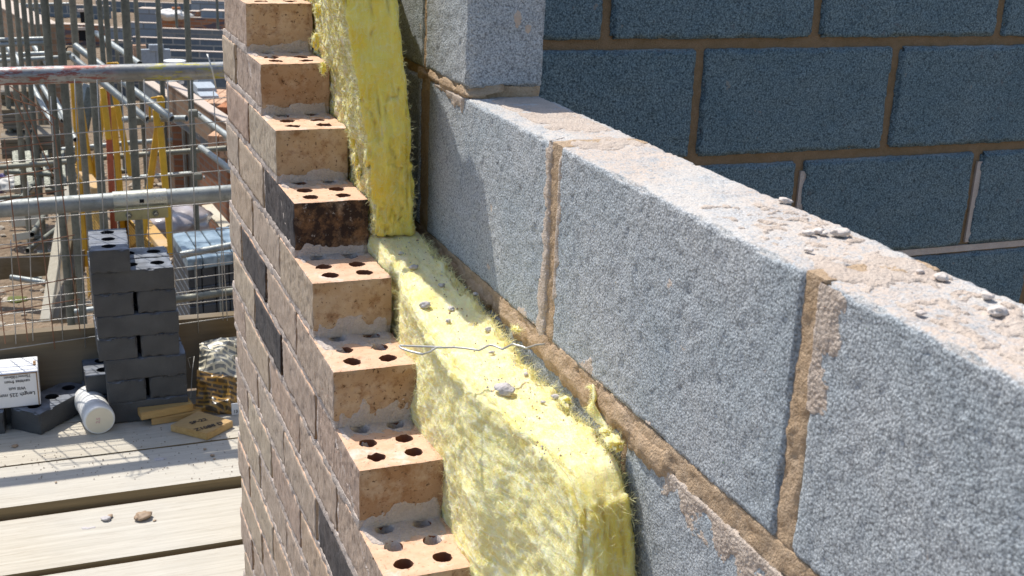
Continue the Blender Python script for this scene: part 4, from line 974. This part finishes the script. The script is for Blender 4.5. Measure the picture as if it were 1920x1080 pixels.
# sheets and sacks left
crumple_pts = [dep(22, 352, 12), dep(56, 352, 11.8), dep(52, 332, 12.2), dep(30, 333, 12.4)]
def heap(u, v, d, rx, ry, rz, seed, mat, name, lab, cat, n=3, bump=.25):
    p = dep(u, v, d); bm = bmesh.new(); bmesh.ops.create_icosphere(bm, subdivisions=4, radius=1); V = np.array([q.co[:] for q in bm.verts]); F = [[q.index for q in f.verts] for f in bm.faces]; bm.free()
    V = V*(1+bump*fbm(V+seed, 1.6, 4, seed))[:, None]*np.array([rx, ry, rz]); return tag(MB().add(V+p, F).build(name, mat, None, smooth=True), lab, cat)
heap(38, 342, 12, .20, .2, .09, 3, flat('sheet', (.55, .52, .47), .5), 'folded_sheet', 'pale folded sheeting behind the rusty mesh', 'sheeting')
heap(4, 345, 12, .08, .1, .09, 4, flat('blue_bag', (.06, .05, .16), .4), 'blue_bag', 'dark blue bag at the left edge', 'bag')
heap(64, 353, 12, .05, .05, .05, 5, YEL, 'yellow_cap', 'small yellow object in the rubble', 'cap', bump=.1)
heap(32, 562, 9.3, .075, .06, .02, 5, flat('moss', (.12, .13, .03), .9), 'moss_clump', 'dark green clump on the rubble at the left', 'clump')
CLR = flat('clear_wrap', (.42, .37, .36), .22, .6, .35, 5); CLR.node_tree.nodes['Principled BSDF'].inputs['Coat Weight'].default_value = .5
heap(318, 412, 10.6, .34, .3, .14, 8, CLR, 'wrapped_bundle', 'bundle in shiny clear plastic behind the brick pallet', 'bundle', bump=.18)
# rubble stones on the ground: far too many to count
mb = MB()
ico = bmesh.new(); bmesh.ops.create_icosphere(ico, subdivisions=1, radius=1); IV = np.array([q.co[:] for q in ico.verts]); IF = [[q.index for q in f.verts] for f in ico.faces]; ico.free()
for i in range(2600):
    x = rs.uniform(-1.6, 3); y = rs.uniform(7.5, 22); s_ = rs.uniform(.008, .035)*(1 if rs.rand() < .93 else 2.2)
    mb.add(IV*s_*rs.uniform(.5, 1.2, (len(IV), 3))*np.array([1, 1, .6])+np.array([x, y, GZ+.01]), IF)
tag(mb.build('rubble_stones', flat('stones', (.50, .43, .34), .95, .1, .4, 3), None), 'small stones strewn over the bare earth', 'stones', kind='stuff')
# pallet pack of blue bricks at the right, beyond the mesh
pk = empty('brick_pack', 'strapped pack of dark blue bricks under blue film right of the stack', 'brick pack', tuple(dep(390, 560, 8.4)))
TOPB = Mat('blue_film', .3, .5)
def _tb():
    m = TOPB; n = m.noi(9, 4); m.col(m.mix(m.mr(n, .4, .62), (.11, .16, .20), (.29, .37, .42))); m.bump(n, .5, .02)
_tb(); TOPB = TOPB.m
pz = -1.93
a0 = onz(352, 487, pz); a1 = onz(470, 470, pz); b0 = onz(322, 438, pz); ex = (a1-a0)/np.linalg.norm(a1-a0); ey = (b0-a0); Ly_ = np.linalg.norm(ey); ey /= Ly_
nrow = 7
for i in range(nrow):
    o_ = a0+ex*.105*i*1.06
    M_ = Matrix(((ex[0], ey[0], 0, o_[0]), (ex[1], ey[1], 0, o_[1]), (0, 0, 1, pz-.08), (0, 0, 0, 1)))
    MB().box((0, .0, 0), (.104, Ly_, .08), M_, bev=.006).build('top_row', TOPB, pk)
for j in range(14):
    for i in range(8):
        o_ = a0+ex*.1*i
        M_ = Matrix(((ex[0], ey[0], 0, o_[0]), (ex[1], ey[1], 0, o_[1]), (0, 0, 1, pz-.15-.068*j), (0, 0, 0, 1)))
        if (i+j) % 1 == 0 and j < 9: MB().box((.003, .03, 0), (.097, Ly_, .064), M_, bev=.004).build('brick', ENG, pk)
mb = MB()
for i in range(5):
    o_ = a0+ex*(.05+.17*i)-ey*.004; mb.box((o_[0]-.006, o_[1]-.003, GZ+.1), (o_[0]+.006, o_[1]+.001, pz-.02))
mb.build('strap', GALV, pk)

# far masonry: each wall its own thing, tops taken from sight lines at a likely distance
def wall_z(lab, u0, v0, u1, v1, z, mat, h=None, th=.1, name='block_wall', cap=None):
    a = onz(u0, v0, z); b = onz(u1, v1, z); h = h or z-GZ; root = empty(name, lab, 'wall', (a[0], a[1], z-h)); root.rotation_euler = (0, 0, math.atan2(b[1]-a[1], b[0]-a[0])); L = math.hypot(b[0]-a[0], b[1]-a[1])
    MB().box((0, 0, 0), (L, th, h)).build('masonry', mat, root, local=True); MB().box((-.004, -.006, h), (L+.004, th+.006, h+.012)).build('lit_top', cap or PALE, root, local=True); return root  # thin pale cap paints the sunlit top of the wall
def wall_px(lab, u0, v0, u1, v1, d0, d1, mat, h=None, th=.1, name='block_wall', group=None, cap=None, cat='wall'):
    a = dep(u0, v0, d0); b = dep(u1, v1, d1); z = (a[2]+b[2])/2; L = math.hypot(b[0]-a[0], b[1]-a[1]); an = math.atan2(b[1]-a[1], b[0]-a[0])
    h = h or z-GZ; root = empty(name, lab, cat, (a[0], a[1], z-h), group); root.rotation_euler = (0, 0, an)
    mb = MB().box((0, 0, 0), (L, th, h)); mb.build('masonry', mat, root, local=True)
    MB().box((-.004, -.006, h), (L+.004, th+.006, h+.012)).build('lit_top', cap or PALE, root, local=True); return root  # pale cap again: sunlight on the wall top put into its colour
wall_px('long dark block wall along the very top of the site view', 180, 17, 420, -6, 33, 33, W_BLUE, 2.2)
wall_px('pale block wall at the top right beside the brick edge', 358, 2, 420, 2, 30, 30, W_GREY, 1.2)
wall_px('white-topped short block wall left of the white sacks', 259, 17, 296, 17, 25, 25, W_GREY, .55, .3)
wall_px('white-topped short block wall right of the white sacks', 376, 21, 420, 21, 24, 24, W_GREY, .4, .3)
wall_px('red brick wall carrying the white sacks', 303, 34, 420, 33, 24, 24, W_BRK, None, .25, 'red_brick_wall')
wall_px('stepped red brick stub right of the white sacks', 355, 22, 372, 22, 24.1, 24.1, W_BRK, .5, .2, 'red_brick_wall')
wall_px('middle block wall with a bright top, left part', 245, 44, 292, 43, 21.5, 21.5, W_GREY, 1.0)
wall_px('low grey block wall below the sacks', 304, 57, 420, 55, 21.6, 21.6, W_LOW, 1.2)
wall_px('dark block wall with pale pointing nearest behind the top rail', 248, 76, 425, 71, 20, 20, W_BLUE, None)
wall_px('lower dark block wall just above the guard rail', 292, 99, 425, 95, 18.6, 18.6, W_BLUE, None)
wall_px('bluish block wall between the slim uprights', 200, 54, 232, 52, 21.5, 21.5, W_GREY, .5)
wall_px('blue-grey block wall behind the slim uprights', 205, 78, 250, 77, 20, 20, W_BLUE, None)
wall_px('far dark block wall at the top left', 60, 10, 205, 8, 31, 31, W_BLUE, .9)
wall_px('pale capped far wall behind the thick uprights', 75, 45, 130, 45, 27, 27, W_BLUE, .4)
wall_px('red brick wall with dark bands behind the thick uprights', 92, 47, 200, 47, 26, 26, W_BRK, None, .25, 'red_brick_wall')
wall_z('brown brick gable running back at the far left', -60, -18, 62, 47, -1.25, W_BUF, 1.75, .3, 'red_brick_wall')
wall_px('brown brick wall lower at the far left', 60, 52, 92, 50, 22, 22, W_BRK, None, .3, 'red_brick_wall')
op = [('dark window opening in the red wall, left', 150, 22, 163, 44, 25.9), ('dark doorway opening in the red wall', 147, 56, 165, 78, 25.8), ('dark opening in the brown wall', 38, 54, 46, 72, 21.8)]
for lab, u0, v0, u1, v1, d in op:
    a = dep(u0, v0, d); b = dep(u1, v1, d); root = empty('window_opening', lab, 'opening', (a[0], a[1], b[2]), 'openings in far walls')
    MB().box((a[0], a[1], b[2]), (b[0], a[1]+.03, a[2])).build('void', BLACK, root); MB().box((a[0]-.05, a[1]-.06, a[2]), (b[0]+.05, a[1]+.03, a[2]+.06)).build('lintel', PALE, root)
# nearer house under construction, running away from us at the right
run_wall = lambda lab, u0, v0, d0, u1, v1, d1, mat, h, th=.1, name='block_wall': wall_px(lab, u0, v0, u1, v1, d0, d1, mat, h, th, name)
wall_z('grey block wall running forward under the open tubes', 262, 148, 374, 224, -1.75, W_LOW, .23, .1)
wall_z('brick wall beneath the grey block course', 262, 162, 374, 242, -1.97, W_BUF, None, .1, 'red_brick_wall')
wall_z('buff brick outer wall stepping forward at the right', 312, 156, 450, 250, -1.55, W_BUF, .3, .1, 'red_brick_wall')
wall_z('grey block wall continuing towards the brick edge', 374, 228, 450, 280, -1.75, W_LOW, .30, .1)
run_wall('red brick pier beside the grey door frame', 322, 232, 13.2, 341, 232, 13.2, W_RED, 1.9, .2, 'red_brick_wall')
run_wall('brick return right of the grey door frame', 372, 262, 12.2, 425, 290, 11.2, W_RED, 1.4, .2, 'red_brick_wall')
df = empty('door_frame', 'tall grey steel door frame standing in the brickwork', 'door frame', tuple(dep(350, 330, 13)))
for (u0, u1) in ((341, 346), (350, 361), (363, 366)):
    a = dep(u0, 222, 13); b = dep(u1, 222, 13); MB().box((a[0], a[1], a[2]-1.0), (b[0], a[1]+.08, a[2])).build('post', GALV if u0 != 363 else GALVD, df)
# stacks of bricks and blocks
def stack_px(lab, u, v, d, nx_, ny_, nz_, bw, bd, bh, mat, name, rz=0, cat='stack', cell=None):
    p = dep(u, v, d); root = empty(name, lab, cat, (p[0], p[1], p[2]-nz_*bh), None); root.rotation_euler = (0, 0, rz)
    n = 0
    for k in range(nz_):
        for i in range(nx_):
            for j in range(ny_):
                if n < 60 and (k == nz_-1 or j == 0): 
                    MB().box((i*bw+.004, j*bd+.004, k*bh+.002), ((i+1)*bw-.004, (j+1)*bd-.004, (k+1)*bh-.002), bev=.003).build(cell or 'block', mat, root, local=True); n += 1
    return root
PB = flat('pale_block', (.40, .44, .48), .95, .1, .2, 30); RB = flat('red_brick_plain', (.46, .20, .10), .95, .1, .35, 25); SAL = flat('salmon_brick', (.60, .38, .25), .95, .1, .3, 25)
stack_px('stepped stack of pale blocks left of the dark wall', 263, 93, 18, 2, 1, 3, .22, .1, .215, PB, 'block_stack')
stack_px('single pale block on the stepped stack', 279, 84, 18, 1, 1, 1, .22, .1, .10, PB, 'block_stack')
stack_px('reddish bricks left of the pale stepped stack', 249, 85, 18.2, 1, 1, 5, .2, .1, .075, SAL, 'brick_stack', cell='brick')
stack_px('pale blocks stacked at the right under the top rail, upper', 371, 147, 13.5, 1, 1, 2, .20, .44, .1, PB, 'block_stack')
stack_px('pale blocks stacked at the right, wider lower course', 370, 165, 13, 1, 1, 1, .21, .44, .1, PB, 'block_stack')
hb = stack_px('hollow block with two round holes at the front of the stack', 375, 180, 12.6, 1, 1, 1, .20, .3, .10, PB, 'hollow_block')
p = dep(375, 180, 12.6)
for k, (ox, rr_) in enumerate(((.05, .022), (.1, .009), (.155, .022))): MB().tube([p+np.array([ox, .002, -.045]), p+np.array([ox, -.0015, -.045])], rr_, 16).build('hole', BLACK, hb)
stack_px('reddish brick stack running towards the brick edge', 366, 192, 12.4, 3, 4, 3, .1, .225, .07, SAL, 'brick_stack', R(-22), cell='brick')
stack_px('second reddish brick stack lower at the right', 388, 254, 11, 3, 4, 3, .1, .225, .07, SAL, 'brick_stack', R(-22), cell='brick')
stack_px('tall dark and red brick stack by the brick edge', 405, 200, 11.6, 2, 2, 5, .1, .2, .07, RB, 'brick_stack', R(-22), cell='brick')
bu = empty('white_bucket', 'white plastic bucket whose rim shows above the guard rail', 'bucket', tuple(dep(327, 116, 16)))
p = dep(327, 114, 16); MB().tube([p-np.array([0, 0, .3]), p], .13, 24, cap=False, rr=[.11, .14]).build('bucket_wall', WHITEP, bu, smooth=True); MB().tube([p-np.array([0, 0, .012]), p+np.array([0, 0, .004])], .148, 24).build('lid', WHITEP, bu)
SACK = flat('white_sack', (.72, .68, .62), .8, .2, .15, 6, .02)
heap(322, 27, 24, .28, .3, .12, 21, SACK, 'white_sack', 'larger white sack lying on the red brick wall', 'sack'); heap(343, 29, 24.1, .20, .2, .07, 22, SACK, 'white_sack', 'smaller white sack at the right end of the heap', 'sack')
p = dep(323, 14, 23.9); tag(MB().box((p[0], p[1], p[2]-.06), (p[0]+.16, p[1]+.1, p[2]), bev=.004).build('loose_brick', RB, None), 'loose red brick weighting down the white sacks', 'brick')
bp = dep(318, 158, 13.5); tag(MB().pipe(bp+np.array([0, .6, 0]), bp+np.array([.06, -.05, -.04]), .07, .006, 20).build('black_pipe', flat('black_plastic', (.02, .02, .022), .4), None, smooth=True, autos=50), 'short wide black pipe lying on the brick wall', 'pipe')
panel_px('steel_sheet', 'pale metal sheet lying over the black pipe', 'sheet', [(316, 155, 13.4), (356, 150, 13.4), (352, 143, 14.2), (318, 146, 14.2)], GALV, .01)
tag(MB().tube([dep(178, 540, 8.8), dep(190, 575, 8.6)], .02, 10).build('green_hose', flat('green_pvc', (.10, .36, .30), .4), None, smooth=True), 'short green plastic pipe left of the brick stack', 'pipe')
panel_px('plywood_board', 'pale plank leaning behind the wrapped bundle', 'board', [(378, 385, 11.4), (398, 382, 11.4), (440, 430, 10.2), (425, 440, 10.2)], OFFC2, .03)

# more of the crowded scaffold beyond: braces, transoms, stacked boards
for (u0, v0, u1, v1, d0, d1, lab) in ((12, 86, 38, 122, 13, 12.8, 'short lit brace between the first upright tubes at the left'), (26, 100, 58, 150, 12.5, 12, 'sloping lit brace left of the first thick upright'), (62, 84, 90, 122, 14, 13.6, 'thin sloping brace reaching the first thick upright'),
    (60, 160, 100, 235, 11.5, 10.8, 'sloping tube below the guard rail, first from the left'), (78, 160, 118, 226, 12, 11.2, 'sloping tube below the guard rail, second from the left'), (100, 180, 142, 262, 11, 10.3, 'sloping tube below the guard rail, nearest the first trestle'),
    (180, 62, 262, 120, 12.6, 11.5, 'pale sloping tube behind the middle upright tubes'), (0, 104, 88, 101, 13.5, 13.5, 'dark transom at the far left above the rail')):
    tube_px(u0, v0, u1, v1, d0, d1, lab, GALV, .03 if v0 < 150 else TR, 'scaffold_brace', 'sloping tubes beyond the guard rail')
for i, (u, v, w_, lab) in enumerate(((14, 232, 36, 'uppermost metal rung of the ladder lying at the left'), (12, 240, 34, 'second metal rung from the top at the left'), (14, 246, 24, 'third metal rung at the left'), (56, 246, 30, 'flat metal tray right of the rungs'), (4, 202, 34, 'metal rung high at the left below the rail'))):
    plank_px(lab, u, v, u+w_, v-2, 12.5, 12.5, .035, .03, GALV, 'metal_rung', 'metal rungs at the left')
for i, (u, v, d, w_, lab) in enumerate(((0, 172, 12.4, .30, 'dark stack of boards under the guard rail at the left edge'), (2, 206, 12.2, .28, 'lower dark stack of boards at the left edge'), (62, 252, 12, .26, 'dark crate in front of the sand between the uprights'), (0, 262, 12, .30, 'dark board pile beside the rusty wires'))):
    stack_px(lab, u, v, d, 1, 1, 5, w_, .5, .04, OLDW, 'board_stack', cell='board')
